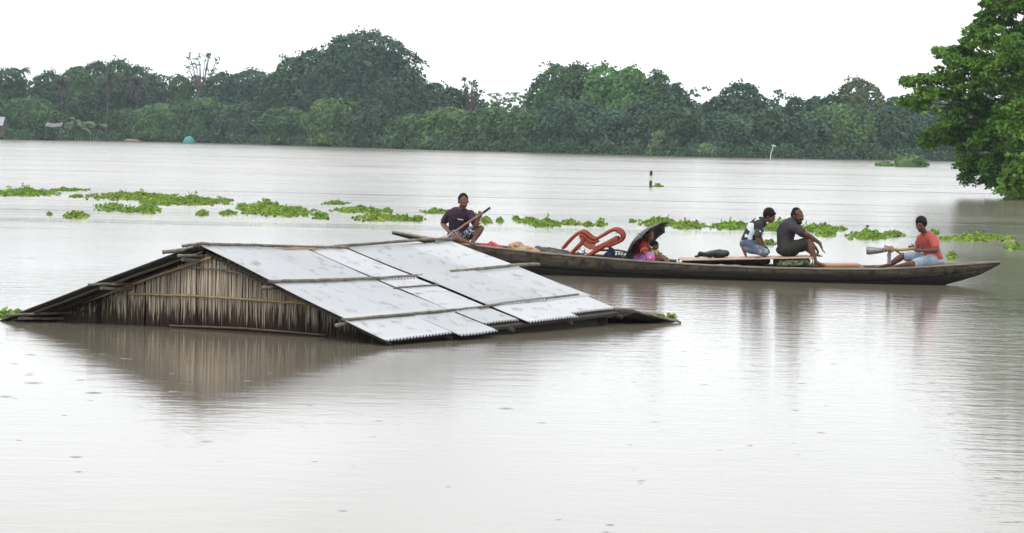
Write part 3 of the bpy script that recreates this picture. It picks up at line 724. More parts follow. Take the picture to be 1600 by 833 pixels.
HMATS = [
 ('thick hyacinth mat cut by the left edge of the picture', -6, 78, 298, 307, .30, 1.2),
 ('thin flat hyacinth strip directly right of the thick mat at the left edge', 76, 132, 296, 299, .16, .9),
 ('tiny hyacinth tuft below the thin strip at the left', 111, 132, 306, 309.5, .14, 1),
 ('left half of the long dense hyacinth mat behind the hut', 155, 262, 303, 313, .27, 1.3),
 ('right half of the long dense hyacinth mat behind the hut, sloping towards the right', 236, 344, 309, 321, .27, 1.3),
 ('loose lacy hyacinth clump just below the long dense mat', 152, 196, 320, 331, .26, .35),
 ('round hyacinth clump right of the loose lacy one', 192, 214, 327, 333, .2, .9),
 ('hyacinth clump with a raised right end, below the long dense mat', 214, 248, 323, 334, .34, .7),
 ('small dark hyacinth clump nearest to the hut on the left', 100, 134, 335, 342, .2, 1),
 ('single hyacinth plant left of the small dark clump', 74, 82, 334, 337, .14, 1),
 ('single star shaped hyacinth plant below the right end of the long mat', 308, 325, 332, 338, .22, 1),
 ('small thin hyacinth plant left of the tall leafy clump', 345, 368, 331, 337, .16, .8),
 ('small tuft at the left foot of the tall leafy hyacinth clump', 371, 388, 319, 329, .2, .6),
 ('tall leafy hyacinth clump, highest leaves of all the mats', 385, 442, 321, 336, .46, 1.0),
 ('wide hyacinth mat joined to the right of the tall leafy clump', 420, 482, 325, 339, .26, 1.1),
 ('round hyacinth tuft between the tall clump and the stern of the boat', 490, 510, 334, 343, .22, .9),
 ('thin hyacinth strip furthest back, above the mats left of the paddler', 508, 542, 316.5, 320, .16, .9),
 ('hyacinth mat behind the hut ridge, upper one of the two long ones', 526, 594, 326, 333, .24, 1.1),
 ('hyacinth mat behind the hut ridge, lower one of the two long ones', 562, 618, 336, 346, .24, 1.1),
 ('small upright hyacinth tuft between the two mats left of the paddler', 598, 612, 327, 333, .2, .8),
 ('round hyacinth tuft second from the right before the paddler', 616, 642, 339, 346, .22, .9),
 ('low hyacinth tuft just left of the paddler above the boat tip', 642, 662, 340, 347, .2, .9),
 ('thin hyacinth tuft touching the paddler left shoulder', 662, 700, 329, 334, .2, .6),
 ('hyacinth plants behind the paddle handle', 750, 766, 341, 351, .24, .5),
 ('single hyacinth plant just right of the paddle handle', 775, 787, 344, 349, .2, .6),
 ('dark single hyacinth plant above the brown cloth bundle', 801, 811, 340, 345, .2, .8),
 ('flat hyacinth mat above the grey canvas roll, left part', 811, 842, 344, 349, .2, 1),
 ('flat hyacinth mat above the grey canvas roll, right part', 834, 876, 347, 355, .24, 1.1),
 ('small hyacinth mat between the flat mat and the plastic chair', 876, 904, 346, 352, .2, .9),
 ('hyacinth tuft above the middle of the plastic chair, left one', 912, 925, 349, 355, .2, .8),
 ('hyacinth tuft above the middle of the plastic chair, right one', 930, 946, 348, 354, .24, .8),
 ('faint hyacinth sprig between the chair and the umbrella', 982, 992, 345, 348, .14, .7),
 ('bright hyacinth mat behind the top of the umbrella', 1006, 1058, 344, 354, .28, 1.2),
 ('hyacinth mat directly right of the one behind the umbrella', 1054, 1098, 350, 358, .26, 1.1),
 ('hyacinth mat left of the kneeling boy', 1117, 1172, 350, 359, .26, 1.2),
 ('hyacinth mat between the kneeling boy and the seated bearded man', 1188, 1244, 351, 361, .28, 1.2),
 ('hyacinth mat right of the seated bearded man, upper part', 1252, 1308, 355, 363, .28, 1.2),
 ('hyacinth mat right of the seated bearded man, lower part', 1278, 1304, 364, 370, .22, 1),
 ('little hyacinth tuft at the right end of the mat beside the bearded man', 1307, 1322, 357, 361, .2, .8),
 ('small hyacinth tuft seen under the arm of the kneeling boy', 1188, 1212, 379, 383, .18, .9),
 ('upright hyacinth clump with a tall central leaf, left of the boy in red', 1332, 1384, 364, 375, .34, .9),
 ('loose hyacinth clump between the tall leafed one and the boy in red', 1382, 1410, 365, 372, .26, .4),
 ('hyacinth tuft just behind the shoulder of the boy in red', 1452, 1466, 362, 367, .2, .8),
 ('long flat hyacinth mat in the dark reflection at the right', 1486, 1570, 368, 378, .22, 1.1),
 ('single hyacinth plant above the bow of the boat', 1480, 1493, 399, 406, .22, .8),
 ('hyacinth plant cut by the right edge of the picture', 1570, 1604, 384, 392, .2, .4),
 ('hyacinth clump pushed against the left eave of the hut', -6, 40, 489, 497.5, .14, 1.2),
 ('little hyacinth sprigs caught behind the right corner of the hut', 1012, 1036, 495, 498.5, .10, .8),
 ('small leafy hyacinth sprig right of the hut, beside the floating poles', 1036, 1058, 494, 498, .10, 1.2),
 ('bit of drifting plant beside the banded post', 1021, 1034, 290.5, 292.5, .25, .8),
]
for k, a in enumerate(HMATS):
    hyacinth(a[0], *a[1:7], m=HYB if k % 5 == 3 else HY, seed=k)

# ------------------------------------------------------------------ flooded hut
RID = .845
A00 = W(316, 385, RID); A10 = W(706, 377, RID); A01 = W(604, 529, .075); A11 = W(982, 484, .165)
L01 = W(4, 499, .015); L11 = L01 + (A10 - A00) * 1.0
hut = thing('flooded_hut', 'bamboo and reed hut sunk in flood water up to its tin roof', 'hut', (A00.x + .5, A00.y + 1.5, 0))
def RR(u, v, off=0.0):
    p = (A00 * (1 - u) + A10 * u) * (1 - v) + (A01 * (1 - u) + A11 * u) * v
    n = (A10 - A00).cross(A01 - A00); n = n if n.z > 0 else -n
    p = p + n.normalized() * (off - .034); p.z -= .055 * math.sin(PI * min(1, max(0, u))) * (1 - min(1, max(0, v))); return p
def RL(u, v, off=0.0):
    p = (A00 * (1 - u) + A10 * u) * (1 - v) + (L01 * (1 - u) + L11 * u) * v
    n = (A10 - A00).cross(L01 - A00); n = n if n.z > 0 else -n
    p = p + n.normalized() * (off - .030); p.z += .012 * math.sin(PI * v) - .055 * math.sin(PI * min(1, max(0, u))) * (1 - min(1, max(0, v))); return p
TIN = mat('galvanised_tin', (0.53, 0.54, 0.55), (0.48, 0.49, 0.505), scale=1.2, rough=.42, metal=.3, bump=.003, bscale=3, lo=.3, hi=.7, c3=(.30, .295, .29), scale3=7, lo3=.56, hi3=.75)
tn_ = TIN.node_tree; oi_ = tn_.nodes.new('ShaderNodeObjectInfo'); mr_ = tn_.nodes.new('ShaderNodeMapRange'); mr_.inputs['To Min'].default_value = .86; mr_.inputs['To Max'].default_value = 1.07
tn_.links.new(oi_.outputs['Random'], mr_.inputs['Value']); hs_ = tn_.nodes.new('ShaderNodeHueSaturation'); tn_.links.new(mr_.outputs[0], hs_.inputs['Value'])
bs0 = tn_.nodes['Principled BSDF']; src_ = bs0.inputs['Base Color'].links[0].from_socket; tn_.links.new(src_, hs_.inputs['Color']); tn_.links.new(hs_.outputs['Color'], bs0.inputs['Base Color'])
UNDERTIN = mat('shaded_weathered_tin', (0.055, 0.055, 0.048), (0.03, 0.03, 0.027), scale=3, rough=.6, metal=.2, c3=(.08, .065, .05), scale3=6)  # base colour holds the overhang's underside shade; blotches are weathering
BAMB = mat('weathered_bamboo', (0.20, 0.175, 0.145), (0.10, 0.085, 0.07), scale=14, stretch=(1, 1, 1), rough=.75, bump=.004, c3=(.10, .07, .055), scale3=4, lo3=.55, hi3=.7)
TANB = mat('tan_bamboo', (0.36, 0.25, 0.12), (0.24, 0.17, 0.09), scale=12, rough=.7, bump=.003)
def sheet(fn, u0, u1, v0, v1, lift, m, seed, amp=.015, name='roof_sheet', sag=0.0):
    rr = random.Random(seed); Wd = (A10 - A00).length * (u1 - u0); waves = max(2, round(Wd / .047)); nu = waves * 5
    tw = rr.uniform(-.008, .008); rows = []
    for j in range(9):
        v = v0 + (v1 - v0) * j / 8; row = []
        for i in range(nu + 1):
            u = u0 + (u1 - u0) * i / nu; e = i / nu
            row.append(fn(u + tw * (v - v0), v, lift * .5 + amp * math.sin(2 * PI * waves * e) + .008 * math.sin(PI * e) * rr_s[seed % 7] + .005 * math.sin(v * 9 + seed) + sag * (j / 8) ** 2))
        rows.append(row)
    o = MB().grid(rows).build(name, m, hut, smooth=True); solidify(o, .0025); return o
rr_s = [.6, -.4, .9, .2, -.7, .5, .1]
SH = [(0, .205, .0, .41, .060), (.20, .388, .0, .41, .066), (.399, .549, .0, .41, .055),
      (.554, .80, .0, .80, .085), (.785, 1.0, .0, .40, .070), (.765, 1.0, .385, .80, .058),
      (0, .20, .385, .80, .040), (.195, .389, .385, .80, .046), (.400, .550, .385, .59, .044), (.400, .550, .57, .81, .030),
      (0, .255, .78, 1.0, .018), (.245, .398, .78, 1.04, .034), (.408, .550, .78, .955, .022),
      (.56, .775, .78, .995, .040), (.77, .985, .775, .95, .030)]
for k, (u0, u1, v0, v1, lf) in enumerate(SH): sheet(RR, u0, u1, v0, v1, lf, TIN, k)
# lapped sheets on the far slope, shade of their underside put in the colour
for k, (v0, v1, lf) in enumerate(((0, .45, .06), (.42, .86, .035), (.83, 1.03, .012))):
    for q_, (u0, u1) in enumerate(((-.02, .34), (.33, .67), (.66, 1.0))): sheet(RL, u0, u1, v0, v1, lf + .004 * q_, UNDERTIN, 20 + k * 3 + q_, amp=.012, name='far_slope_sheet')
# dark sheets added under both slopes to stop light showing through
HUTDARK = mat('shade_and_frame_dark', (0.055, 0.045, 0.035), (0.03, 0.025, 0.02), scale=20, stretch=(1, 4, 1), rough=.95)  # interior shade put into the colour; posts and rafters share it
for fn, nm in ((RR, 'roof_light_stop'), (RL, 'roof_light_stop')):
    rows = [[fn(u, v, -.045 if fn is RR else -.005) for u in np.linspace(.06, .985, 8)] for v in np.linspace(.0, .975, 6)]
    solidify(MB().grid(rows).build(nm, HUTDARK, hut), .03)
def pole(pts, r, m, parent, name='bamboo_pole', seed=0, nodes=True, n=10):
    """a bamboo culm with swollen joints and slight bends"""
    rr = random.Random(seed); pts = [Vector(p) for p in pts]; P2 = []; R2 = []
    tot = sum((b - a).length for a, b in zip(pts, pts[1:])); 
    for a, b in zip(pts, pts[1:]):
        seg = max(1, int((b - a).length / .11))
        for k in range(seg):
            c = a.lerp(b, k / seg); j = Vector((rr.uniform(-1, 1), rr.uniform(-1, 1), rr.uniform(-1, 1))) * r * .16
            P2.append(c + j); R2.append(r * (1.0 + rr.uniform(-.05, .05)))
            if nodes and k % 2 == 0:
                d = (b - a).normalized() * .012; P2.append(c + j + d); R2.append(r * 1.16); P2.append(c + j + d * 2); R2.append(r * .97)
    P2.append(pts[-1]); R2.append(r * .9)
    return MB().tube(P2, R2, n).build(name, m, parent, smooth=True)
def onr(fn, uv, off): return [fn(u, v, off * .55) for u, v in uv]
pole([W(286, 384.5, .82)] + onr(RR, [(0, -.005), (.2, -.012), (.4, 0), (.55, .01)], .105), .016, BAMB, hut, 'ridge_pole', 1)
pole(onr(RR, [(.50, .0), (.62, -.01), (.75, -.02), (.9, -.02), (1.01, 0)], .115), .016, BAMB, hut, 'ridge_pole', 2)
pole([W(254, 394, .78), RR(.03, .0, .03), RR(.2, .0, .02)], .020, BAMB, hut, 'ridge_pole', 3)
pole(onr(RR, [(.30, .02), (.36, .012), (.42, .018)], .09), .014, TANB, hut, 'ridge_lath', 4, nodes=False)
pole(onr(RR, [(-.02, .405), (.2, .405), (.4, .40), (.575, .395)], .085), .017, BAMB, hut, 'roof_pole', 5)
pole(onr(RR, [(.70, .385), (.85, .385), (1.0, .38), (1.09, .385)], .10), .020, BAMB, hut, 'roof_pole', 6)
pole(onr(RR, [(-.02, .80), (.2, .80), (.4, .80), (.58, .795)], .065), .013, BAMB, hut, 'roof_pole', 7)
pole(onr(RR, [(.50, .81), (.62, .79), (.8, .785), (.95, .78)], .09), .013, BAMB, hut, 'roof_pole', 8)
pole(onr(RR, [(.37, .52), (.5, .515), (.615, .525)], .08), .009, BAMB, hut, 'thin_stick', 9)
for k, (v, r_) in enumerate(((.43, .014), (.84, .013), (.03, .016))):      # poles whose sawn ends stick out under the far slope
    pole([RL(-.10 if k < 2 else -.07, v, -.04), RL(.25, v, -.04), RL(1.0, v, -.04)], r_, BAMB, hut, 'purlin', 30 + k)
    pole([RL(-.045, v + .02, -.07), RL(.2, v + .02, -.10)], r_ * 1.1, BAMB, hut, 'purlin', 40 + k)
for k, v in enumerate((.395, .79)):                                        # the same under the near slope
    pole([RR(-.03, v, -.03), RR(.5, v, -.03), RR(1.03, v, -.03)], .018, BAMB, hut, 'purlin', 50 + k)
# gable wall of reeds
WL = W(84, 500.5, 0); WR = W(596, 531, 0)
wdir = (WR - WL); wlen = wdir.length; wd = wdir.normalized(); wn = Vector((-wd.y, wd.x, 0))
wn = wn if wn.y > 0 else -wn
def plane_z(p, a, b, c):
    n = (b - a).cross(c - a); return a.z - (n.x * (p.x - a.x) + n.y * (p.y - a.y)) / n.z
def roof_z(p): return -.03 + min(plane_z(p, A00, A10, A01), plane_z(p, A00, A10, L01))
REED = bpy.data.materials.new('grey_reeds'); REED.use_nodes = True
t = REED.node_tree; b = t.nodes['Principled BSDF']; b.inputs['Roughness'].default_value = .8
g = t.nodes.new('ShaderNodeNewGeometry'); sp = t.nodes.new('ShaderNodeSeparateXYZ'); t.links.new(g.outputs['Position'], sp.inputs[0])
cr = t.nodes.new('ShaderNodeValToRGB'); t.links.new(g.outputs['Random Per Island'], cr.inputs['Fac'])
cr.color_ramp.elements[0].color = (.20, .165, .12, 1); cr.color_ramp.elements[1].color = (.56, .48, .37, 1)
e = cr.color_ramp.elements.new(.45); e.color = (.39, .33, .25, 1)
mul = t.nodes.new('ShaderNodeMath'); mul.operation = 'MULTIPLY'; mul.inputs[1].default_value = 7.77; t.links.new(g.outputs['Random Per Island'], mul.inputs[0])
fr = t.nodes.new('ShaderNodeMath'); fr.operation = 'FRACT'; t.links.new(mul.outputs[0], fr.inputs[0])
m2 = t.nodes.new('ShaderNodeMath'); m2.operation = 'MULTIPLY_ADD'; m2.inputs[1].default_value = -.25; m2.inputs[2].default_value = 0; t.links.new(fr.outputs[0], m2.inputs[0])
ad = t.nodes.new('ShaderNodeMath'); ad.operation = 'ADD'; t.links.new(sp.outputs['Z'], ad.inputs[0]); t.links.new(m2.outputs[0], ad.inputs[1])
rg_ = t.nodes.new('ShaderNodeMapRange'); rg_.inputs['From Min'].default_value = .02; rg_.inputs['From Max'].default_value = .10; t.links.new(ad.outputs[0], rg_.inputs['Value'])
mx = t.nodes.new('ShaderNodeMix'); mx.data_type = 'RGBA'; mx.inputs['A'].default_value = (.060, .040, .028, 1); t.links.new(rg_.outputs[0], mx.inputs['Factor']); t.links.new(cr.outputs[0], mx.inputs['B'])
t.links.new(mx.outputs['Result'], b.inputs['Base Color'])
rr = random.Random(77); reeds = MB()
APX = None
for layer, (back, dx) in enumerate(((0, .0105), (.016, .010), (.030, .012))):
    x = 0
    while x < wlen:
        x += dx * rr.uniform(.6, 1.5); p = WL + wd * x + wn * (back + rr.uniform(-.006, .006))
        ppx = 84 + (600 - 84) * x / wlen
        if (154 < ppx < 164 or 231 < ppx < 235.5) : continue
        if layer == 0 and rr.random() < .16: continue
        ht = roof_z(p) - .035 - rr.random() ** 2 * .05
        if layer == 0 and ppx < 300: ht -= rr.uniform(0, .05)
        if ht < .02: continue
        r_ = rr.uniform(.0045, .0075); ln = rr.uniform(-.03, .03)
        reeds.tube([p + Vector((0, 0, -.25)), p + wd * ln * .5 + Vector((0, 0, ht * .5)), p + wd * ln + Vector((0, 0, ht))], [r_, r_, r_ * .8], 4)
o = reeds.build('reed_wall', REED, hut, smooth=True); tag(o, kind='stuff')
mb = MB(); n = 30; rows = [[], []]
for k in range(n + 1):
    p = WL + wd * wlen * k / n + wn * .07; rows[0].append(p + Vector((0, 0, -.3))); rows[1].append(p + Vector((0, 0, max(0.0, roof_z(p) - .05))))
solidify(mb.grid(rows).build('interior_shade_sheet', HUTDARK, hut), .01)  # dark backing sheet standing in for the darkness inside the hut
def onwall(px, z, out=.02):
    x = wlen * (px - 84) / (600 - 84); p = WL + wd * x - wn * out; return Vector((p.x, p.y, z))
def wall_pt(px, py, out=.03):          # point of the wall plane seen there
    d = ray(px, py); o_ = Vector((0, 0, CAM_H)); a = WL - wn * out; k = (a - o_).dot(wn) / d.dot(wn); return o_ + d * k
pole([wall_pt(x, y, .035) for x, y in ((86, 487), (160, 462), (240, 432), (330, 402))], .014, TANB, hut, 'wall_batten', 60)
pole([wall_pt(x, y, .03) for x, y in ((285, 417), (345, 421), (375, 427), (413, 443))], .010, BAMB, hut, 'wall_batten', 61)
pole([wall_pt(x, y, .03) for x, y in ((200, 459), (300, 462), (400, 469), (495, 476))], .011, TANB, hut, 'wall_batten', 62)
pole([wall_pt(x, y, .04) for x, y in ((265, 509), (380, 513), (510, 524))], .012, mat('wet_bamboo', (.12, .06, .04), (.07, .035, .025), scale=9, rough=.5), hut, 'wall_batten', 63)
pole([wall_pt(x, y, .03) for x, y in ((440, 474), (470, 470), (520, 478))], .008, TANB, hut, 'wall_batten', 64)
for k, px in enumerate((160, 233, 417, 545)):                              # posts behind the reeds
    z = roof_z(onwall(px, 0, -.12)) - .05
    pole([onwall(px, -.4, -.115), onwall(px, z, -.115)], .032, HUTDARK, hut, 'wall_post', 70 + k)
# rafters along the verges
pole([RL(-.005, 1.0, -.03), RL(-.005, .5, -.03), RL(-.005, 0, -.03)], .014, HUTDARK, hut, 'rafter', 80)
pole([RR(.02, 0, -.03), RR(.02, .5, -.03), RR(.02, 1.0, -.03)], .016, HUTDARK, hut, 'rafter', 81)
for k, u in enumerate((.25, .5, .75, .98)): pole([RR(u, 0, -.05), RR(u, 1.0, -.05)], .028, HUTDARK, hut, 'rafter', 82 + k)
# side wall set back under the near eave, and the far gable
rows = [[], []]
for u in np.linspace(.03, .97, 12):
    p = RR(u, .90, -.06); rows[0].append((p.x, p.y, -.3)); rows[1].append(tuple(p))
solidify(MB().grid(rows).build('side_wall', HUTDARK, hut), .02)  # shade of the gap under the eave is in this plane's colour
rows = [[], []]
for v in np.linspace(0, 1, 9):
    for fn in (RR,):
        p = RR(.95, v * .95, -.05); rows[0].append((p.x, p.y, -.3)); rows[1].append(tuple(p))
solidify(MB().grid(rows).build('far_gable_wall', HUTDARK, hut), .02)
rows = [[], []]
for v in np.linspace(0, 1, 9):
    p = RL(.95, v * .95, -.05); rows[0].append((p.x, p.y, -.3)); rows[1].append((p.x, p.y, max(-.2, p.z)))
solidify(MB().grid(rows).build('far_gable_wall', HUTDARK, hut), .02)
# collapsed verandah roof off the right corner: dark sheet sliding into the water and two poles
WETM = mat('wet_dark_thatch', (0.06, 0.055, 0.04), (0.03, 0.028, 0.022), scale=8, rough=.7, bump=.01)
e0 = W(962, 484, .15); e1 = W(990, 484, .16); e2 = W(1010, 489, .12); e3 = W(1058, 503, .0)
rows = [[W(935, 482, .16), e1 + Vector((0, 0, -.01)), e2, e3 + Vector((0, .12, .01))], [W(925, 495, .07), W(975, 492, .10), W(1010, 496, .06), e3], [W(930, 507, -.03), W(970, 505, -.03), W(1010, 503, -.03), e3 + Vector((0, -.05, -.03))]]
solidify(MB().grid(rows).build('collapsed_eave', WETM, hut), .03)
pole([W(960, 483, .17), W(990, 484, .165)], .017, BAMB, hut, 'eave_pole', 90)
pole([W(1000, 488, .13), W(1060, 503, .015), W(1064, 504.5, .005)], .011, BAMB, hut, 'eave_pole', 91)
pole([W(985, 484, .165), W(1012, 492, .10), W(1048, 499.5, .03), W(1060, 501, .02)], .014, BAMB, hut, 'eave_pole', 92)

# ------------------------------------------------------------------ boat
def BY(px): return 42.9 - (px - 800) * .00119
ST = [ # px, half beam, gunwale z, bottom z
 (612, .02, .56, .545), (640, .09, .525, .48), (675, .18, .468, .40), (705, .27, .425, .31), (740, .36, .405, .16), (780, .43, .372, .0), (830, .48, .332, -.08),
 (900, .52, .288, -.13), (1000, .54, .239, -.15), (1100, .55, .206, -.15), (1200, .55, .192, -.15), (1300, .52, .197, -.14), (1370, .47, .215, -.10), (1420, .41, .242, -.06), (1465, .33, .275, -.01), (1500, .23, .300, .08), (1530, .13, .322, .17), (1562, .02, .345, .33)]
def bx(px): return (px - 800) * BY(px) / F_PX
boat = thing('long_wooden_boat', 'long narrow weathered wooden country boat carrying people and belongings', 'boat', (bx(1100), BY(1100), 0))
WOODH = bpy.data.materials.new('old_boat_wood'); WOODH.use_nodes = True
def boat_wood(m, top, low, wetz):
    t = m.node_tree; b = t.nodes['Principled BSDF']; N = t.nodes.new; L = t.links.new
    g = N('ShaderNodeNewGeometry'); sp = N('ShaderNodeSeparateXYZ'); L(g.outputs['Position'], sp.inputs[0])
    mp = N('ShaderNodeMapping'); mp.inputs['Scale'].default_value = (.5, 1, 6); L(g.outputs['Position'], mp.inputs[0])
    n = N('ShaderNodeTexNoise'); n.inputs['Scale'].default_value = 5; n.inputs['Detail'].default_value = 8; L(mp.outputs[0], n.inputs['Vector'])
    n2 = N('ShaderNodeTexNoise'); n2.inputs['Scale'].default_value = 9; n2.inputs['Detail'].default_value = 6; n2.inputs['Roughness'].default_value = .7; L(g.outputs['Position'], n2.inputs['Vector'])
    r = N('ShaderNodeMapRange'); r.inputs['From Min'].default_value = .35; r.inputs['From Max'].default_value = .65; L(n.outputs['Fac'], r.inputs['Value'])
    a = N('ShaderNodeMix'); a.data_type = 'RGBA'; a.inputs['A'].default_value = (*top, 1); a.inputs['B'].default_value = (*low, 1); L(r.outputs[0], a.inputs['Factor'])
    r2 = N('ShaderNodeMapRange'); r2.inputs['From Min'].default_value = .46; r2.inputs['From Max'].default_value = .64; L(n2.outputs['Fac'], r2.inputs['Value'])
    c = N('ShaderNodeMix'); c.data_type = 'RGBA'; c.inputs['B'].default_value = (low[0] * .35, low[1] * .33, low[2] * .33, 1); L(r2.outputs[0], c.inputs['Factor']); L(a.outputs['Result'], c.inputs['A'])
    ad = N('ShaderNodeMath'); ad.operation = 'MULTIPLY_ADD'; ad.inputs[1].default_value = .09; L(n2.outputs['Fac'], ad.inputs[0]); L(sp.outputs['Z'], ad.inputs[2])
    r3 = N('ShaderNodeMapRange'); r3.inputs['From Min'].default_value = wetz; r3.inputs['From Max'].default_value = wetz + .05; L(ad.outputs[0], r3.inputs['Value'])
    d = N('ShaderNodeMix'); d.data_type = 'RGBA'; d.inputs['A'].default_value = (.018, .015, .012, 1); L(r3.outputs[0], d.inputs['Factor']); L(c.outputs['Result'], d.inputs['B'])
    L(d.outputs['Result'], b.inputs['Base Color']); b.inputs['Roughness'].default_value = .75
    bp = N('ShaderNodeBump'); bp.inputs['Distance'].default_value = .006; L(n.outputs['Fac'], bp.inputs['Height']); L(bp.outputs[0], b.inputs['Normal'])
boat_wood(WOODH, (.095, .076, .053), (.036, .029, .021), .15)
RAILW = mat('worn_rail_wood', (.25, .21, .16), (.15, .125, .095), scale=8, stretch=(.5, 1, 3), rough=.75, bump=.003)
DARKW = mat('dark_inner_wood', (.11, .09, .07), (.055, .045, .035), scale=6, stretch=(.5, 1, 3), rough=.8, bump=.003)
def station(t):                       # smooth interpolation in px
    for a, b_ in zip(ST, ST[1:]):
        if t <= b_[0]: k = (t - a[0]) / (b_[0] - a[0]); return [a[i] + (b_[i] - a[i]) * k for i in range(4)]
    return ST[-1]
pxs = [612 + (1562 - 612) * i / 90 for i in range(91)]
def pt(px, lat, z): return Vector((bx(px), BY(px) + lat, z))
for name, lo_, hi_ in (('lower_hull_plank', 0.0, .52), ('upper_hull_plank', .50, 1.0)):
    for sg in (-1, 1):
        rows = []
        for px in pxs:
            _, hb, zg, zb = station(px); row = []
            for k in range(6):
                f_ = lo_ + (hi_ - lo_) * k / 5; lat = hb * (.45 + .55 * math.sin(f_ * PI / 2)) + (.008 if name[0] == 'u' else 0); row.append(pt(px, sg * lat, zb + (zg - zb) * f_))
            rows.append(row)
        o = MB().grid(rows).build(name, WOODH, boat, smooth=True); solidify(o, .03, 0)
rows = []
for px in pxs:
    _, hb, zg, zb = station(px); rows.append([pt(px, hb * .46 * k, zb) for k in (-1, 0, 1)])
solidify(MB().grid(rows).build('bottom_plank', WOODH, boat), .03, 0)
for sg in (-1, 1):
    o = MB().tube([pt(px, sg * (station(px)[1] + .01), station(px)[2] + .008) for px in pxs], .02, 6, flat=(.030, .016)).build('gunwale_rail', RAILW, boat)
for sg in (-1, 1):                      # lapped seam strips between the hull planks
    for fz in (.50, .74):
        MB().tube([pt(px, sg * (station(px)[1] * (.45 + .55 * math.sin(fz * PI / 2)) + .018), station(px)[3] + (station(px)[2] - station(px)[3]) * fz) for px in pxs[8:-3]], .02, 5, flat=(.006, .007)).build('plank_seam', DARKW, boat)
# decked ends
for a_, b_ in ((612, 735), (1432, 1562)):
    rows = [[pt(px, station(px)[1] * .97 * k, station(px)[2] - .004 + .012 * (1 - abs(k))) for k in (-1, -.5, 0, .5, 1)] for px in np.linspace(a_, b_, 20)]
    solidify(MB().grid(rows).build('end_deck', RAILW if a_ < 700 else DARKW, boat), .02)
for k, px in enumerate(range(775, 1430, 52)):            # ribs
    _, hb, zg, zb = station(px)
    MB().tube([pt(px, hb * (.45 + .52 * math.sin(f_ * PI / 2)) * sg, zb + .03 + (zg - zb - .04) * f_) for sg, f_ in ((-1, 1), (-1, .5), (-1, .05), (1, .05), (1, .5), (1, 1))], .018, 6).build('rib', DARKW, boat)
for k in range(13):                                      # floor boards
    a_ = 770 + k * 50; rows = []
    for px in (a_ + 1, a_ + 48):
        hb = station(px)[1] * .72; rows.append([pt(px, -hb, .045), pt(px, hb, .045)])
    solidify(MB().grid(rows).build('floor_board', DARKW, boat), .02)
for k, px in enumerate((905, 1015, 1330)):
    hb = station(px)[1]; z = station(px)[2] - .03
    MB().box(pt(px, 0, z), (.06, 0, 0), (0, hb * .96, 0), (0, 0, .014)).build('thwart', RAILW, boat)

# ------------------------------------------------------------------ things in the boat
def B(px, py, d=0.0): return P(px, py, BY(px) + d)       # point in the boat seen there
def blob(name, label, cat, shapes, m, voxel=.012, smooth=6, disp=0.0, seed=0, parent=None, lab=None):
    mb = MB()
    for sh in shapes:
        if sh[0] == 'e': mb.ell(sh[1], *sh[2])
        else: cap(mb, *sh[1:])
    c = sum((Vector(v) for v in mb.v), Vector()) / len(mb.v); zmin = min(v[2] for v in mb.v)
    o = mb.build(name, m, parent, None if parent else Vector((c.x, c.y, zmin)))
    md = o.modifiers.new('r', 'REMESH'); md.mode = 'VOXEL'; md.voxel_size = voxel; md.use_smooth_shade = True
    if smooth: sm = o.modifiers.new('s', 'SMOOTH'); sm.factor = .5; sm.iterations = smooth
    bake(o)
    if disp:
        for v in o.data.vertices:
            q = v.co * 9 + Vector((seed, 0, 0)); v.co += v.normal * disp * (mnoise.noise(q) + .5 * mnoise.noise(q * 2.3))
    o.data.materials.clear(); o.data.materials.append(m)
    for p_ in o.data.polygons: p_.use_smooth = True
    if label: tag(o, label, cat)
    return o
def cap(mb, a, b, ra, rb, n=12):
    """tapered capsule"""
    a, b = Vector(a), Vector(b); d = (b - a); L = d.length
    if L < 1e-6: d = Vector((0, 0, 1)); L = 1e-6
    d = d.normalized(); pts = []; rad = []
    for k in range(4): th = PI / 2 * (k + .35) / 4; pts.append(a - d * ra * math.cos(th)); rad.append(ra * math.sin(th))
    pts.append(a); rad.append(ra); pts.append(a.lerp(b, .5)); rad.append((ra + rb) / 2); pts.append(b); rad.append(rb)
    for k in range(3, -1, -1): th = PI / 2 * (k + .35) / 4; pts.append(b + d * rb * math.cos(th)); rad.append(rb * math.sin(th))
    mb.tube(pts, rad, n)
X, Yv, Z = Vector((1, 0, 0)), Vector((0, 1, 0)), Vector((0, 0, 1))
def E(c, a, b_, c_): return ('e', Vector(c), (X * a, Yv * b_, Z * c_))

RED = mat('red_patterned_cloth', (.55, .05, .07), (.30, .02, .03), scale=22, rough=.85, c3=(.75, .45, .45), scale3=30, lo3=.62, hi3=.68)
blob('cloth_bundle', 'crumpled red patterned cloth bundle lying behind the paddler', 'cloth',
     [E(B(758, 386), .09, .14, .055), E(B(770, 385), .10, .16, .065), E(B(778, 388), .07, .14, .05), E(B(764, 389), .14, .16, .06)], RED, .012, 3, .028, 1)
TAN = mat('tan_sacking', (.42, .28, .17), (.28, .18, .11), scale=20, rough=.9, bump=.004, c3=(.5, .22, .14), scale3=6)
blob('cloth_bundle', 'tan and orange bundle of blankets beside the red cloth', 'bundle',
     [E(B(800, 388), .07, .14, .07), E(B(808, 384), .09, .14, .05), E(B(815, 391), .16, .17, .07), E(B(832, 394), .14, .16, .055), E(B(841, 397), .08, .13, .04)], TAN, .012, 3, .035, 5)
t = thing('rope_coil', 'coil of thick tan rope lying on the tan bundle', 'rope', B(822, 395))
ROPE = mat('tan_rope', (.46, .33, .2), (.3, .21, .12), scale=40, rough=.9, bump=.004)
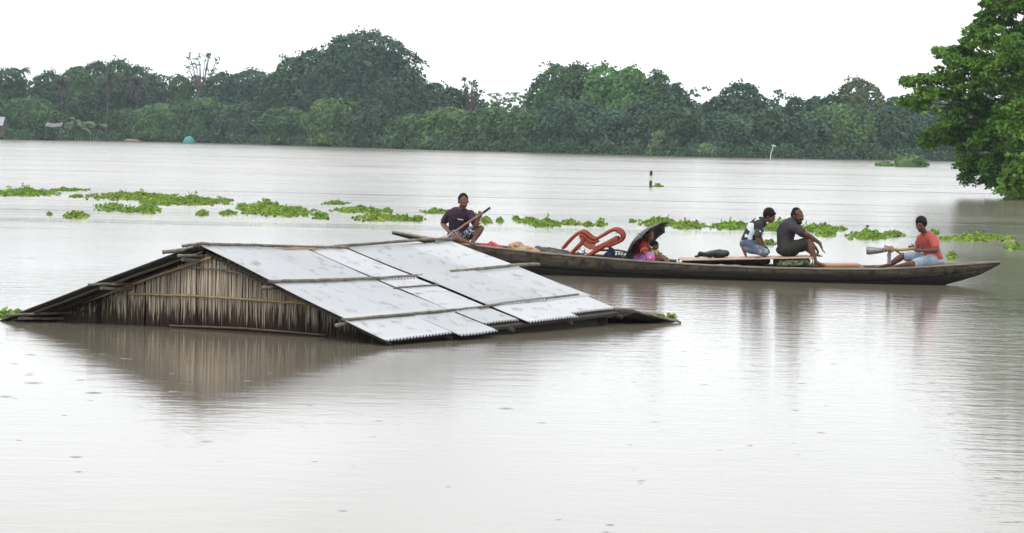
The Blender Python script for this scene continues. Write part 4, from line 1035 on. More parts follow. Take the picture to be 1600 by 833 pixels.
for k in range(4):
    c = B(822 + k * 2.2, 393 + k * .6, -.14); MB().tube([c + Vector((math.cos(a_) * (.13 - .012 * k), math.sin(a_) * .09, .055 * math.sin(a_ + .4) - .006 * k)) for a_ in np.linspace(0, 2 * PI, 22)], .015, 7, cap=False).build('rope_turn', ROPE, t, smooth=True)
CANV = mat('dark_grey_canvas', (.085, .085, .08), (.045, .045, .045), scale=10, rough=.8, bump=.006)
blob('canvas_roll', 'dark grey rolled canvas lying lengthwise between the tan bundle and the chair', 'canvas roll',
     [('c', B(838, 389, .1), B(882, 400, .0), .045, .055), ('c', B(850, 390, .2), B(889, 397, .2), .05, .045), ('c', B(848, 396, -.1), B(876, 402, -.1), .04, .05)], CANV, .011, 3, .018, 3)
# pale stick
tag(MB().tube([B(846, 396, -.25), B(868, 401, -.25), B(885, 404, -.25)], .012, 7).build('pale_stick', WHITE, None, origin=B(846, 396, -.25)), 'thin pale stick lying along the near gunwale below the canvas roll', 'stick')

# plastic armchair lying tipped back
PLA = mat('terracotta_plastic', (.29, .052, .022), (.21, .038, .017), scale=6, rough=.5, spec=.3, c3=(.2, .045, .025), scale3=4, lo3=.58, hi3=.8)
t = thing('plastic_armchair', 'terracotta plastic armchair tipped over on its back in the boat', 'chair', B(925, 403))
def band(pts, w_, th, d, name, wy=.03):
    # flat moulded band: th in the picture plane, wy along the depth
    P3 = [B(x, y, d) for x, y in pts]; mb = MB(); vs = []; n = len(P3)
    # resample
    R_ = []
    for a, b_, c_, e_ in zip([P3[0]] + P3[:-2], P3[:-1], P3[1:], P3[2:] + [P3[-1]]):
        for q_ in range(5):
            k = q_ / 5; R_.append(.5 * ((2 * b_) + (-a + c_) * k + (2 * a - 5 * b_ + 4 * c_ - e_) * k * k + (-a + 3 * b_ - 3 * c_ + e_) * k ** 3))
    R_.append(P3[-1]); rows = []; th *= 1.08; wy *= 1.4
    for i, p in enumerate(R_):
        tg = (R_[min(i + 1, len(R_) - 1)] - R_[max(i - 1, 0)]).normalized(); nn = tg.cross(Yv).normalized()
        ths = th * (w_[0] + (w_[1] - w_[0]) * i / (len(R_) - 1))
        row = []
        for a_ in range(9):
            an = 2 * PI * a_ / 8; cx, sx = math.cos(an), math.sin(an)
            row.append(p + Yv * wy * math.copysign(abs(cx) ** .5, cx) + nn * ths * math.copysign(abs(sx) ** .5, sx))
        rows.append(row)
    mb.grid(rows); mb.f.append(tuple(range(8))); k = (len(rows) - 1) * 9; mb.f.append(tuple(range(k, k + 8)))
    return mb.build(name, PLA, t, smooth=True)
for sg, ox, oy in ((-1, 0, 0), (1, 3.0, -1.5)):
    d = sg * .20
    band([(x + ox, y + oy) for x, y in ((878.4, 389), (884, 382), (891, 374.5), (900, 366.5), (908, 362.5), (914, 364), (920, 369), (926, 373), (932, 373), (943, 367), (953, 361), (962, 359), (969.5, 362.5), (972.5, 369.5), (969, 376), (960, 380.5), (948, 385))], (.9, 1.2), .022, d, 'armrest')
    band([(x + ox, y + oy) for x, y in ((966, 374), (955, 378), (944, 384), (933, 391), (922, 397.5), (909, 404.5))], (1.4, .75), .030, d, 'rear_leg')
    band([(x + ox, y + oy) for x, y in ((913, 371), (909, 379), (900, 388), (887, 401))], (1.2, .75), .026, d, 'front_leg')
    band([(x + ox, y + oy) for x, y in ((906, 367), (912, 369), (919, 376), (927, 378.5), (933, 377))], (1, 1.2), .020, d, 'seat_side')
sr = []
for e_ in np.linspace(0, 1, 6):
    fa = [(904, 368), (912, 370.5), (920, 377), (930, 378)]; ne = [(909, 381), (914, 386), (921, 390), (931, 391)]
    sr.append([B(a_[0] * (1 - e_) + b_[0] * e_, a_[1] * (1 - e_) + b_[1] * e_ + .8 * math.sin(PI * e_), .2 - .4 * e_) for a_, b_ in zip(fa, ne)])
bevel(solidify(MB().grid(sr).build('seat', PLA, t, smooth=True), .012), .003)
band([(930, 387), (940, 382), (952, 376), (964, 369)], (1, 1), .012, .10, 'backrest', wy=.10)
band([(963, 361), (970, 365), (972, 371), (967, 377)], (1, 1), .018, 0, 'backrest_top', wy=.21)
band([(932, 388), (927, 397), (921, 404)], (1, .8), .020, .20, 'brace_leg')
# metal pot, blue bag, dark crate frame
STEEL = mat('dull_aluminium', (.62, .62, .62), (.5, .5, .5), scale=12, rough=.28, metal=.9)
def lathe(prof, c, n=20, axis=Z):
    ax = Vector(axis).normalized(); s1 = ax.orthogonal().normalized(); s2 = ax.cross(s1)
    return [[Vector(c) + ax * h + (s1 * math.cos(2 * PI * i / n) + s2 * math.sin(2 * PI * i / n)) * r for i in range(n + 1)] for r, h in prof]
def pot(label, c, R, axis, name='metal_pot'):
    t_ = thing(name, label, 'pot', c)
    prof = [(.001, -.55), (.55, -.5), (.9, -.2), (1, .1), (.9, .38), (.62, .5), (.6, .58), (.82, .68), (.80, .70), (.56, .60), (.56, .45), (.001, .40)]
    MB().grid(lathe([(r * R, h * R) for r, h in prof], c, 20, axis)).build('bowl', STEEL, t_, smooth=True)
    MB().tube([p for p in lathe([(.80 * R, .69 * R)], c, 20, axis)[0]], R * .05, 6, cap=False).build('rim', STEEL, t_, smooth=True)
pot('round shiny metal water pot under the tipped plastic chair', B(908, 394, -.28), .065, (.2, -.3, .9))
pot('small shiny metal bowl at the left end of the plywood sheet, near the woman', B(1061, 409, -.3), .05, (.3, -.6, .5))
pot('second metal pot half hidden behind the legs of the tipped chair', B(913, 399, -.2), .05, (-.3, .1, .9))
NAVY = mat('navy_cloth', (.025, .04, .10), (.015, .02, .05), scale=8, rough=.8, bump=.006, c3=(.3, .33, .38), scale3=5, lo3=.66, hi3=.72)
blob('cloth_bag', 'navy blue cloth bag standing between the chair and the umbrella', 'bag',
     [E(B(952, 403), .09, .14, .09), E(B(955, 396), .06, .10, .08), E(B(946, 406), .10, .13, .05), E(B(953, 389.5), .03, .05, .03)], NAVY, .011, 2, .025, 8)
BLACKM = mat('black_enamel', (.02, .02, .02), (.035, .033, .03), scale=10, rough=.4)
t = thing('metal_crate', 'black wire crate of kitchen things between the blue bag and the umbrella', 'crate', B(972, 408))
for d in (-.15, .15):
    for y in (395, 399.5, 404): MB().tube([B(960, y, d), B(988, y + .6, d)], .007, 6).build('rail', BLACKM, t)
    for x in (960, 965, 970, 975, 981, 988): MB().tube([B(x, 394, d), B(x, 409, d)], .006, 6).build('upright', BLACKM, t)
for y in (395, 404):
    for x in (960, 988): MB().tube([B(x, y, -.15), B(x, y, .15)], .007, 6).build('cross_rail', BLACKM, t)
for k, (x, y, r_, m_) in enumerate(((966, 403, .045, BLACKM), (976, 402, .05, STEEL), (984, 404, .035, BLACKM))):
    c = B(x, y, 0); o = MB().grid(lathe([(.001, -r_), (r_, -r_), (r_, r_ * .6), (r_ * .7, r_), (r_ * .3, r_ * 1.2), (.001, r_ * 1.25)], c, 14)).build('kitchen_tin', m_, None, origin=c, smooth=True)
    tag(o, ['leftmost dark tin inside the black wire crate', 'middle shiny tin inside the black wire crate', 'rightmost dark tin inside the black wire crate'][k], 'tin')
tag(MB().tube([B(935, 391, .3), B(965, 391, .3), B(992, 396, .3)], [.018, .016, .014], 8).build('bamboo_stick', RAILW, None, origin=B(965, 391, .3)), 'grey brown pole lying along the far gunwale behind the blue bag', 'pole')

# boards, mattress, bag
PLY = mat('pinkish_plywood', (.50, .34, .25), (.40, .26, .19), scale=9, stretch=(1, .4, 1), rough=.7)
def board(name, label, cat, x0, y0, x1, y1, d0, d1, th, m_, group=None):
    a, b_ = B(x0, y0), B(x1, y1); dv = (b_ - a); L = dv.length / 2; dv.normalize(); up = dv.cross(Yv).normalized(); up = up if up.z > 0 else -up
    c = (a + b_) / 2; c.y += (d0 + d1) / 2
    vs = MB().box(Vector(), dv * L, Yv * (d1 - d0) / 2, up * th / 2); vs.v = [tuple(Vector(p) + c) for p in vs.v]
    o = vs.build(name, m_, None, origin=c); bevel(o, .003, 1); return tag(o, label, cat, group)
board('plywood_sheet', 'long pinkish plywood sheet laid across the boat under the kneeling boy', 'board', 1063, 405, 1266, 401, -.42, .42, .018, PLY)
DKBLUE = mat('near_black_load', (.02, .02, .022), (.035, .035, .035), scale=8, rough=.5, bump=.008)  # near-black colour of the mass filling the space under the board
blob('dark_load', 'dark lumpy load under the plywood sheet', 'load',
     [('c', B(1072, 409, -.2), B(1198, 408, -.2), .035, .05), ('c', B(1085, 409, .1), B(1198, 408, .1), .05, .06), ('c', B(1070, 411, 0), B(1120, 413, 0), .04, .04), E(B(1183, 405, -.36), .05, .05, .035)], DKBLUE, .014, 3, .016, 2)
PAPER = mat('white_paper_sack', (.72, .72, .74), (.55, .55, .6), scale=7, rough=.8, bump=.01)
blob('paper_sack', 'flat white sack lying along the near gunwale below the plywood', 'sack',
     [('c', B(1110, 416, -.36), B(1157, 416.5, -.36), .028, .028), ('c', B(1110, 418, -.40), B(1155, 418.5, -.40), .024, .024)], PAPER, .01, 3, .010, 6)
WOODO = mat('orange_new_wood', (.45, .24, .12), (.34, .17, .085), scale=6, stretch=(.4, 1, 3), rough=.7)
WOODO2 = mat('brown_plank_wood', (.28, .16, .09), (.2, .11, .065), scale=6, stretch=(.4, 1, 3), rough=.7)
board('wooden_plank', 'narrow brown plank lying under the white sack and the green mattress', 'plank', 1130, 415, 1212, 417, -.30, -.02, .03, WOODO2)
board('wooden_plank', 'orange new plank in front of the seated man, upper one of the stack', 'plank', 1287, 413.5, 1342, 413.5, -.25, .28, .03, WOODO)
board('wooden_plank', 'orange new plank in front of the seated man, lower one of the stack', 'plank', 1284, 417.5, 1348, 418, -.30, .22, .035, WOODO2)
board('wooden_plank', 'pale short plank under the feet of the boy in red', 'plank', 1346, 420, 1372, 420, -.28, .1, .02, PLY)
board('wooden_plank', 'long brown plank on the boat floor below the bearded man', 'plank', 1175, 419, 1300, 419.5, -.34, -.05, .025, WOODO2)
GREENM = mat('green_floral_ticking', (.10, .17, .08), (.33, .38, .22), scale=26, rough=.85, lo=.45, hi=.55, c3=(.03, .06, .04), scale3=14, lo3=.52, hi3=.58)
t = thing('rolled_mattress', 'folded mattress with green floral cover under the seated man', 'mattress', B(1238, 415))
a_, b_ = B(1208, 409.5, 0), B(1266, 408.5, 0)
rows = []
for i in range(27):
    k = i / 26; c = a_.lerp(b_, k); e = min(1, math.sqrt(max(0, 1 - (abs(k - .5) * 2) ** 8)) + .02); row = []
    for j in range(21):
        an = 2 * PI * j / 20; cx, sx = math.cos(an), math.sin(an)
        row.append(c + Yv * .36 * e * math.copysign(abs(cx) ** .35, cx) + Z * .058 * e * math.copysign(abs(sx) ** .5, sx) * (1 + .04 * math.sin(i * 1.7)))
    rows.append(row)
MB().grid(rows).build('ticking', GREENM, t, smooth=True)
pr = []
for j in range(20):
    an = 2 * PI * j / 20; cx, sx = math.cos(an), math.sin(an); pr.append(b_ + X * .01 + Yv * .345 * math.copysign(abs(cx) ** .35, cx) + Z * .05 * math.copysign(abs(sx) ** .5, sx))
MB().tube(pr + [pr[0]], .008, 6, cap=False).build('piping', WHITE, t, smooth=True)
BAG = mat('black_wet_plastic', (.010, .011, .012), (.016, .017, .018), scale=9, rough=.42, spec=.3, bump=.012, bscale=14)
blob('black_bag', 'black plastic bag full of clothes lying on the plywood sheet', 'bag',
     [E(B(1122, 396.5), .14, .15, .063), E(B(1112, 397), .11, .13, .05), E(B(1131, 396.5), .09, .13, .055), ('c', B(1104, 397.5), B(1093, 398), .04, .028), E(B(1094, 396), .035, .05, .035), ('c', B(1094, 399.5), B(1087, 401), .02, .012)], BAG, .010, 2, .016, 4)

# ------------------------------------------------------------------ people
SKINS = [mat('skin_brown', (.165, .078, .047), (.13, .060, .037), scale=14, rough=.5, spec=.3), mat('skin_dark_brown', (.115, .053, .033), (.09, .041, .026), scale=14, rough=.5, spec=.3)]
HAIR = mat('black_hair', (.010, .008, .008), (.016, .013, .012), scale=60, spec=.15, rough=.85, bump=.004, bscale=120)
EYEW = mat('eye_white', (.15, .12, .10), rough=.3); EYEB = mat('dark_iris', (.012, .008, .006), rough=.2); LIP = mat('lip', (.16, .06, .045), rough=.5)

def frame(yaw, pitch, tilt=0):
    """head axes; yaw 0 faces the camera, 90 the right of the picture"""
    y, p_ = math.radians(yaw), math.radians(pitch)
    f = Vector((math.sin(y) * math.cos(p_), -math.cos(y) * math.cos(p_), -math.sin(p_)))
    r = Vector((-math.cos(y), -math.sin(y), 0)); u = r.cross(f); u = u if u.z > 0 else -u
    q = Matrix.Rotation(math.radians(tilt), 3, f); return f, q @ r, q @ u

def head_shapes(c, fr_, k):
    f, r, u = fr_; S = []
    def el(o, a): S.append(('e', c + (r * o[0] + f * o[1] + u * o[2]) * k, (r * a[0] * k, f * a[1] * k, u * a[2] * k)))
    el((0, -.012, .032), (.073, .094, .083)); el((0, .022, -.03), (.058, .066, .072)); el((0, .050, -.082), (.032, .032, .026))
    el((0, .066, -.005), (.048, .026, .045)); el((0, .086, .024), (.045, .010, .009))
    for s_ in (-1, 1):
        el((s_ * .074, -.008, -.006), (.010, .021, .031)); el((s_ * .036, .062, -.03), (.022, .022, .022)); el((s_ * .02, .098, -.028), (.010, .010, .008))
    S.append(('c', c + (f * .084 + u * .012) * k, c + (f * .106 - u * .024) * k, .009 * k, .014 * k)); el((0, .082, -.052), (.024, .012, .012))
    return S

def hand_shapes(w_, d, side, k, curl=.5, thumb=1, spread=1.0):
    """palm, four bent fingers of different length and a thumb; side points to the thumb"""
    d = Vector(d).normalized(); side = Vector(side); side = (side - d * side.dot(d)).normalized(); nrm = d.cross(side); S = []
    pc = w_ + d * .048 * k
    S.append(('e', pc, (side * .040 * k, d * .050 * k, nrm * .015 * k))); S.append(('c', w_, pc, .024 * k, .020 * k))
    for i, (o, L) in enumerate(((.030, .068), (.010, .076), (-.010, .070), (-.029, .055))):
        a = w_ + (d * .086 + side * o) * k; ang = curl * .7
        p1 = a + (d * math.cos(ang) + nrm * math.sin(ang) + side * o * 2.5 * spread) * L * .45 * k; ang += curl * 1.1
        p2 = p1 + (d * math.cos(ang) + nrm * math.sin(ang)) * L * .32 * k; ang += curl * .9
        p3 = p2 + (d * math.cos(ang) + nrm * math.sin(ang)) * L * .26 * k
        S += [('c', a, p1, .0098 * k, .0092 * k), ('c', p1, p2, .0092 * k, .0086 * k), ('c', p2, p3, .0086 * k, .0076 * k)]
    a = w_ + (d * .025 + side * .030) * k; p1 = a + (d * .55 + side * .75 + nrm * .25 * curl).normalized() * .036 * k; p2 = p1 + (d * .9 + side * .2 + nrm * .8 * curl).normalized() * .030 * k
    S += [('c', a, p1, .013 * k, .011 * k), ('c', p1, p2, .011 * k, .009 * k)]
    return S

def foot_shapes(ank, toe, k, up=Z):
    ank, toe = Vector(ank), Vector(toe); d = (toe - ank); d.normalize(); side = d.cross(up).normalized(); n = side.cross(d); S = []
    S.append(('c', ank, ank - d * .025 * k - n * .035 * k, .034 * k, .030 * k)); ball = toe - d * .045 * k
    S.append(('c', ank, ball, .034 * k, .020 * k)); S.append(('e', ball, (side * .042 * k, d * .045 * k, n * .017 * k)))
    for i, o in enumerate((-.030, -.014, .001, .015, .028)):
        S.append(('c', ball + side * o * k + d * .03 * k, toe + side * o * k - d * .012 * abs(i - 0) * .5 * k, .0095 * k, (.012 if i == 0 else .008) * k))
    return S

def torso_shapes(pel, neck, shl, shr, k, grow=0.0, mid=None, wp=1.0, belly=0.0, start=0.0):
    side = (shr - shl).normalized(); S = []; mid = mid or pel.lerp(neck, .5); n = 9
    prof = [(0, .158, .112), (.15, .150, .108), (.3, .138, .102), (.5, .142, .108), (.68, .158, .115), (.82, .165, .105), (.93, .13, .085)]
    fine = [(x_, float(np.interp(x_, [q_[0] for q_ in prof], [q_[1] for q_ in prof])), float(np.interp(x_, [q_[0] for q_ in prof], [q_[2] for q_ in prof]))) for x_ in np.linspace(0, .93, 19)]
    for (t_, a, b_) in fine:
        if t_ < start: continue
        c = pel * (1 - t_) ** 2 + mid * 2 * t_ * (1 - t_) + neck * t_ * t_
        if mid is not None: pass
        dv = ((mid - pel) * (1 - t_) + (neck - mid) * t_).normalized(); s_ = (side - dv * side.dot(dv)).normalized(); f = dv.cross(s_)
        L = (neck - pel).length
        S.append(('e', c, (s_ * (a * k * wp + grow), f * (b_ * k + grow + belly * math.sin(PI * t_)), dv * (L * .17 + grow))))
    up = (neck - mid).normalized()
    S.append(('c', shl - up * .01 * k, shr - up * .01 * k, .054 * k + grow, .054 * k + grow)); S.append(('c', neck.lerp(shl, .35), neck.lerp(shr, .35), .05 * k + grow, .05 * k + grow))
    return S

def mk(name, shapes, m, parent, voxel=.0085, smooth=2, wr=0.0, seed=0):
    return blob(name, None, None, shapes, m, voxel, smooth, wr, seed, parent)

def person(label, at, k, J, skin, head, group='people in the long boat'):
    """J: joints (world). head: centre, frame"""
    t_ = thing('person', label, 'person', at, group); hc, fr_ = head; S = []
    S += head_shapes(hc, fr_, k); f, r, u = fr_
    S.append(('c', hc - u * .05 * k - f * .02 * k, J['neck'], .048 * k, .055 * k))
    S += torso_shapes(J['pel'], J['neck'], J['shl'], J['shr'], k, 0, J.get('mid'), J.get('wp', 1.0))
    for s_ in 'lr':
        S.append(('c', J['sh' + s_], J['el' + s_], .047 * k, .037 * k)); e, w_ = J['el' + s_], J['wr' + s_]
        S.append(('c', e, e.lerp(w_, .3), .038 * k, .040 * k)); S.append(('c', e.lerp(w_, .3), w_, .040 * k, .025 * k))
        hd = J.get('hd' + s_, (w_ - e).normalized()); S += hand_shapes(w_, hd, J.get('hs' + s_, Z), k, J.get('curl' + s_, .5))
        if 'kn' + s_ in J:
            h_, kn, an = J['hip' + s_], J['kn' + s_], J['an' + s_]
            S.append(('c', h_, kn, .083 * k, .054 * k)); S.append(('c', kn, kn.lerp(an, .3), .052 * k, .056 * k)); S.append(('c', kn.lerp(an, .3), an, .056 * k, .033 * k))
            if 'toe' + s_ in J: S += foot_shapes(an, J['toe' + s_], k, J.get('fu' + s_, Z))
    mk('body', S, skin, t_, .0075, 2)
    for s_ in (-1, 1):
        c = hc + (r * s_ * .030 + f * .081 + u * .004) * k
        mb = MB().ell(c, r * .012 * k, f * .009 * k, u * .007 * k, 10, 8); e_ = mb.build('eye', EYEW, t_, smooth=True)
        MB().ell(c + f * .006 * k, r * .0055 * k, f * .005 * k, u * .0055 * k, 8, 6).build('iris', EYEB, e_, smooth=True)
    MB().ell(hc + (f * .092 - u * .050) * k, r * .022 * k, f * .007 * k, u * .006 * k, 10, 8).build('mouth', LIP, t_, smooth=True)
    for s_ in (-1, 1):
        MB().tube([hc + (r * s_ * x + f * (.093 - x * .25) + u * z) * k for x, z in ((.014, .020), (.030, .025), (.046, .019))], .0024 * k, 5).build('eyebrow', HAIR, t_)
    return t_

def hair(t_, hc, fr_, k, style='short', seed=0):
    f, r, u = fr_; S = []; rr = random.Random(seed)
    def el(o, a): S.append(('e', hc + (r * o[0] + f * o[1] + u * o[2]) * k, (r * a[0] * k, f * a[1] * k, u * a[2] * k)))
    if style in ('short', 'thick'):
        g = .006 if style == 'short' else .016
        el((0, -.026, .047), (.074 + g, .088 + g, .076 + g)); el((0, -.048, .01), (.071 + g, .062 + g, .075))
        if style == 'thick':
            for i in range(16):
                a_ = rr.uniform(-1, 1); b_ = rr.uniform(-.6, .95); el((a_ * .055, b_ * .075, .105 - .03 * abs(b_) - .02 * abs(a_)), (.022, .026, .020))
            for i in range(7): x = (i - 3) * .019; el((x, .070 - abs(x) * .3, .078), (.016, .020, .022))
    elif style == 'balding':
        el((0, -.058, .022), (.077, .058, .077)); el((0, -.034, .046), (.078, .078, .084))
        for s_ in (-1, 1): el((s_ * .066, -.012, .030), (.014, .045, .032))
    elif style == 'bun':
        el((0, -.026, .045), (.081, .093, .080)); el((0, -.055, -.01), (.072, .055, .080)); el((0, -.115, -.015), (.042, .038, .042))
    mk('hair', S, HAIR, t_, .008, 1, .006, seed)
def beard(t_, hc, fr_, k, full=True):
    f, r, u = fr_; S = []
    def el(o, a): S.append(('e', hc + (r * o[0] + f * o[1] + u * o[2]) * k, (r * a[0] * k, f * a[1] * k, u * a[2] * k)))
    mk('moustache', [('c', hc + (r * -.024 + f * .088 - u * .041) * k, hc + (f * .100 - u * .036) * k, .005 * k, .008 * k), ('c', hc + (r * .024 + f * .088 - u * .041) * k, hc + (f * .100 - u * .036) * k, .005 * k, .008 * k)], HAIR, t_, .004, 1)
    if full:
        el((0, .055, -.090), (.036, .036, .026))
        for s_ in (-1, 1): el((s_ * .046, .018, -.058), (.016, .038, .036))
        mk('beard', S, HAIR, t_, .006, 1, .004, 2)

def sleeve(a, b_, frac, r, k, g=.013):
    e = a.lerp(b_, frac); return [('c', a, e, r * k + g, (r - .004) * k + g)]
def reach(a, px, py, L, sign):
    """joint seen at px,py whose distance from a is L where possible, nearer (-1) or farther (+1)"""
    Y = a.y; q = P(px, py, Y); d2 = L * L - (q - a).length ** 2
    return P(px, py, Y + sign * math.sqrt(d2)) if d2 > 0 else q

# --- 1: paddler in the purple T-shirt at the stern
PURP = mat('dark_purple_cotton', (.038, .010, .036), (.026, .008, .025), scale=5, rough=.85, bump=.004, bscale=14)
CHECK = mat('dark_check_cotton', (.03, .035, .06), (.45, .47, .5), scale=38, rough=.85, lo=.53, hi=.57)
k = .98; d0 = 0.0
pel = B(717, 368, d0 + .10); neck = B(719.5, 330, d0 - .02)
J = dict(pel=pel, neck=neck, mid=B(715, 350, d0 + .12), shl=B(703.5, 333.5, d0 + .05), shr=B(735, 334, d0 - .04))
J['ell'] = reach(J['shl'], 691.5, 349, .27, 1); J['wrl'] = B(702.5, 363, -.12); J['elr'] = reach(J['shr'], 743.5, 352, .25, -1); J['wrr'] = B(748, 341, -.20)
J['hdl'] = Vector((.8, -.35, -.35)); J['hsl'] = Vector((.2, -.6, .7)); J['curll'] = 1.1; J['hdr'] = Vector((.35, -.2, .9)); J['hsr'] = Vector((-.7, .1, .5)); J['curlr'] = 1.1
J['hipl'] = pel + Vector((-.05, -.03, 0)); J['hipr'] = pel + Vector((.09, -.02, 0))
J['knl'] = B(709, 370.5, -.34); J['anl'] = B(730, 379, -.30); J['toel'] = B(741, 382.5, -.42)
J['knr'] = B(751, 357, -.10); J['anr'] = B(739, 377.5, -.16); J['toer'] = B(742, 383, -.36)
fr_ = frame(8, 16, 3); hc = B(724, 315.2, -.08)
t = person('man in a dark purple T-shirt and checked shorts squatting at the stern with a paddle', B(722, 384), k, J, SKINS[0], (hc, fr_))
mk('shirt', torso_shapes(pel, neck, J['shl'], J['shr'], k, .016, J['mid'], 1.05) + sleeve(J['shl'], J['ell'], .72, .05, k, .016) + sleeve(J['shr'], J['elr'], .72, .05, k, .016), PURP, t, .011, 2, .012, 1)
mk('shorts', [('e', pel, (X * .19, Yv * .15, Z * .105)), ('c', J['hipl'], J['hipl'].lerp(J['knl'], .72), .10, .085), ('c', J['hipr'], J['hipr'].lerp(J['knr'], .62), .105, .088)], CHECK, t, .011, 2, .008, 2)
o = MB().tube([J['mid'] + (neck - J['mid']) * .35 + Vector((x, -.155 - .0 * x, z)) for x, z in ((-.01, .012), (.03, .004), (.07, .0))], .006, 5).build('chest_print', WHITE, t)
hair(t, hc, fr_, k, 'short', 1); beard(t, hc, fr_, k, False)
# paddle held by him
pd = thing('wooden_paddle', 'wooden paddle held across his body by the man at the stern', 'paddle', B(700, 371, -.3))
PW = mat('paddle_wood', (.26, .16, .10), (.17, .10, .065), scale=10, rough=.6); PD = mat('paddle_tip_dark', (.05, .035, .03), rough=.6); PG = mat('grey_paddle_blade', (.42, .40, .37), (.32, .30, .28), scale=8, rough=.7)
MB().tube([B(755.5, 332, -.25), B(728, 350, -.25), B(706, 366, -.25), B(699, 371, -.25)], [.017, .018, .018, .017], 9).build('shaft', PW, pd, smooth=True)
MB().tube([B(766, 324.5, -.25), B(755.5, 332, -.25)], [.019, .018], 9).build('grip', PD, pd, smooth=True)
rows = []
for e, (x, y, hw) in enumerate(((701, 369.5, .018), (697, 372.5, .05), (690, 376.0, .065), (683, 378.5, .055), (678, 380.5, .02))):
    c = B(x, y, -.27); rows.append([c + Vector((.01, -.01, hw)), c + Vector((0, -.02, 0)), c + Vector((-.01, -.01, -hw))])
solidify(MB().grid(rows).build('blade', PG, pd, smooth=True), .012, 0)

# --- 2: woman in the red blouse with the child, under the umbrella
REDB = mat('red_blouse_cotton', (.42, .022, .025), (.28, .014, .018), scale=8, rough=.85, bump=.004)
SKIRT = mat('flowered_skirt', (.10, .12, .38), (.55, .10, .25), scale=16, rough=.85, lo=.44, hi=.56, c3=(.62, .55, .62), scale3=22, lo3=.60, hi3=.66)
k = .86
pel = B(1000, 404, .05); neck = B(1006.5, 380.5, -.02)
J = dict(pel=pel, neck=neck, mid=B(997, 391, .08), shl=B(1003.5, 384, -.14), shr=B(1006, 383, .13))
J['ell'] = reach(J['shl'], 1009, 397.5, .20, -1); J['wrl'] = B(1020, 402, -.26); J['elr'] = B(1019, 395, .18); J['wrr'] = B(1028, 399, .08)
J['hdl'] = Vector((.9, -.1, -.2)); J['hsl'] = Vector((.1, -.3, 1)); J['hdr'] = Vector((.9, -.2, -.3)); J['wp'] = .9
J['hipl'] = pel + Vector((.02, -.09, 0)); J['hipr'] = pel + Vector((.02, .09, 0))
J['knl'] = B(1015, 403, -.25); J['anl'] = B(1027, 411, -.18); J['toel'] = B(1036, 411.5, -.22); J['knr'] = B(1022, 404, .25); J['anr'] = B(1030, 411, .16); J['toer'] = B(1040, 411, .16)
fr_ = frame(38, 14, -4); hc = B(1014, 368.5, -.08)
t = person('woman in a red blouse and flowered skirt sitting under the black umbrella', B(1006, 411), k, J, SKINS[0], (hc, fr_))
mk('blouse', torso_shapes(pel, neck, J['shl'], J['shr'], k, .015, J['mid'], .95) + sleeve(J['shl'], J['ell'], .62, .05, k, .014) + sleeve(J['shr'], J['elr'], .6, .05, k, .014), REDB, t, .011, 2, .008, 3)
e = J['shl'].lerp(J['ell'], .60); dv = (J['ell'] - J['shl']).normalized(); s1 = dv.orthogonal().normalized(); s2 = dv.cross(s1)
MB().tube([e + (s1 * math.cos(a_) + s2 * math.sin(a_)) * .057 for a_ in np.linspace(0, 2 * PI, 17)], .006, 5, cap=False).build('sleeve_trim', mat('gold_trim', (.6, .45, .2), rough=.6), t)
MB().tube([J['wrl'].lerp(J['ell'], .08) + Vector((0, math.cos(a_) * .028, math.sin(a_) * .028)) for a_ in np.linspace(0, 2 * PI, 13)], .006, 6, cap=False).build('bangle', WHITE, t)
mk('skirt', [('e', pel, (X * .17, Yv * .20, Z * .10)), ('c', J['hipl'], J['knl'], .10, .095), ('c', J['hipr'], J['knr'], .10, .09), ('c', J['knl'], J['anl'].lerp(J['knl'], .2), .085, .06), ('c', J['knr'], J['anr'], .08, .06), ('e', B(1003, 408, -.12), (X * .11, Yv * .14, Z * .05))], SKIRT, t, .012, 2, .012, 4)
hair(t, hc, fr_, k, 'bun', 3)
# child
YEL = mat('yellow_green_cotton', (.36, .34, .06), (.10, .12, .04), scale=14, rough=.85, lo=.5, hi=.58)
kc = .56; pel = B(1021, 405, -.05); neck = B(1021.5, 391, -.03)
J = dict(pel=pel, neck=neck, mid=B(1019.5, 398, 0), shl=B(1018, 393.5, -.10), shr=B(1025, 393.5, .05))
J['ell'] = B(1019, 400, -.20); J['wrl'] = B(1028, 403, -.22); J['elr'] = B(1030, 398, -.02); J['wrr'] = B(1034, 404, -.08); J['hdl'] = Vector((1, 0, -.2)); J['hsl'] = Vector((0, 0, 1))
J['hipl'] = pel + Vector((.01, -.05, 0)); J['hipr'] = pel + Vector((.03, .05, 0)); J['knl'] = B(1033, 401, -.16); J['anl'] = B(1040, 409.5, -.16); J['toel'] = B(1048, 410.5, -.2); J['knr'] = B(1035, 402, 0); J['anr'] = B(1043, 409, 0); J['toer'] = B(1050, 410.5, 0)
fr_ = frame(62, 22, 0); hcc = B(1024, 384, -.10)
t = person('small child in a yellow and green top leaning against the woman', B(1024, 411), kc, J, SKINS[0], (hcc, fr_))
mk('top', torso_shapes(pel, neck, J['shl'], J['shr'], kc, .012, J['mid']) + sleeve(J['shl'], J['ell'], .5, .05, kc, .012) + sleeve(J['shr'], J['elr'], .5, .05, kc, .012), YEL, t, .009, 2, .006, 5)
mk('shorts', [('e', pel, (X * .10, Yv * .10, Z * .06)), ('c', J['hipl'], J['hipl'].lerp(J['knl'], .6), .055, .05), ('c', J['hipr'], J['hipr'].lerp(J['knr'], .6), .055, .05)], mat('maroon_cotton', (.22, .03, .06), rough=.85), t, .009, 2)
hair(t, hcc, fr_, kc * .99, 'short', 5)
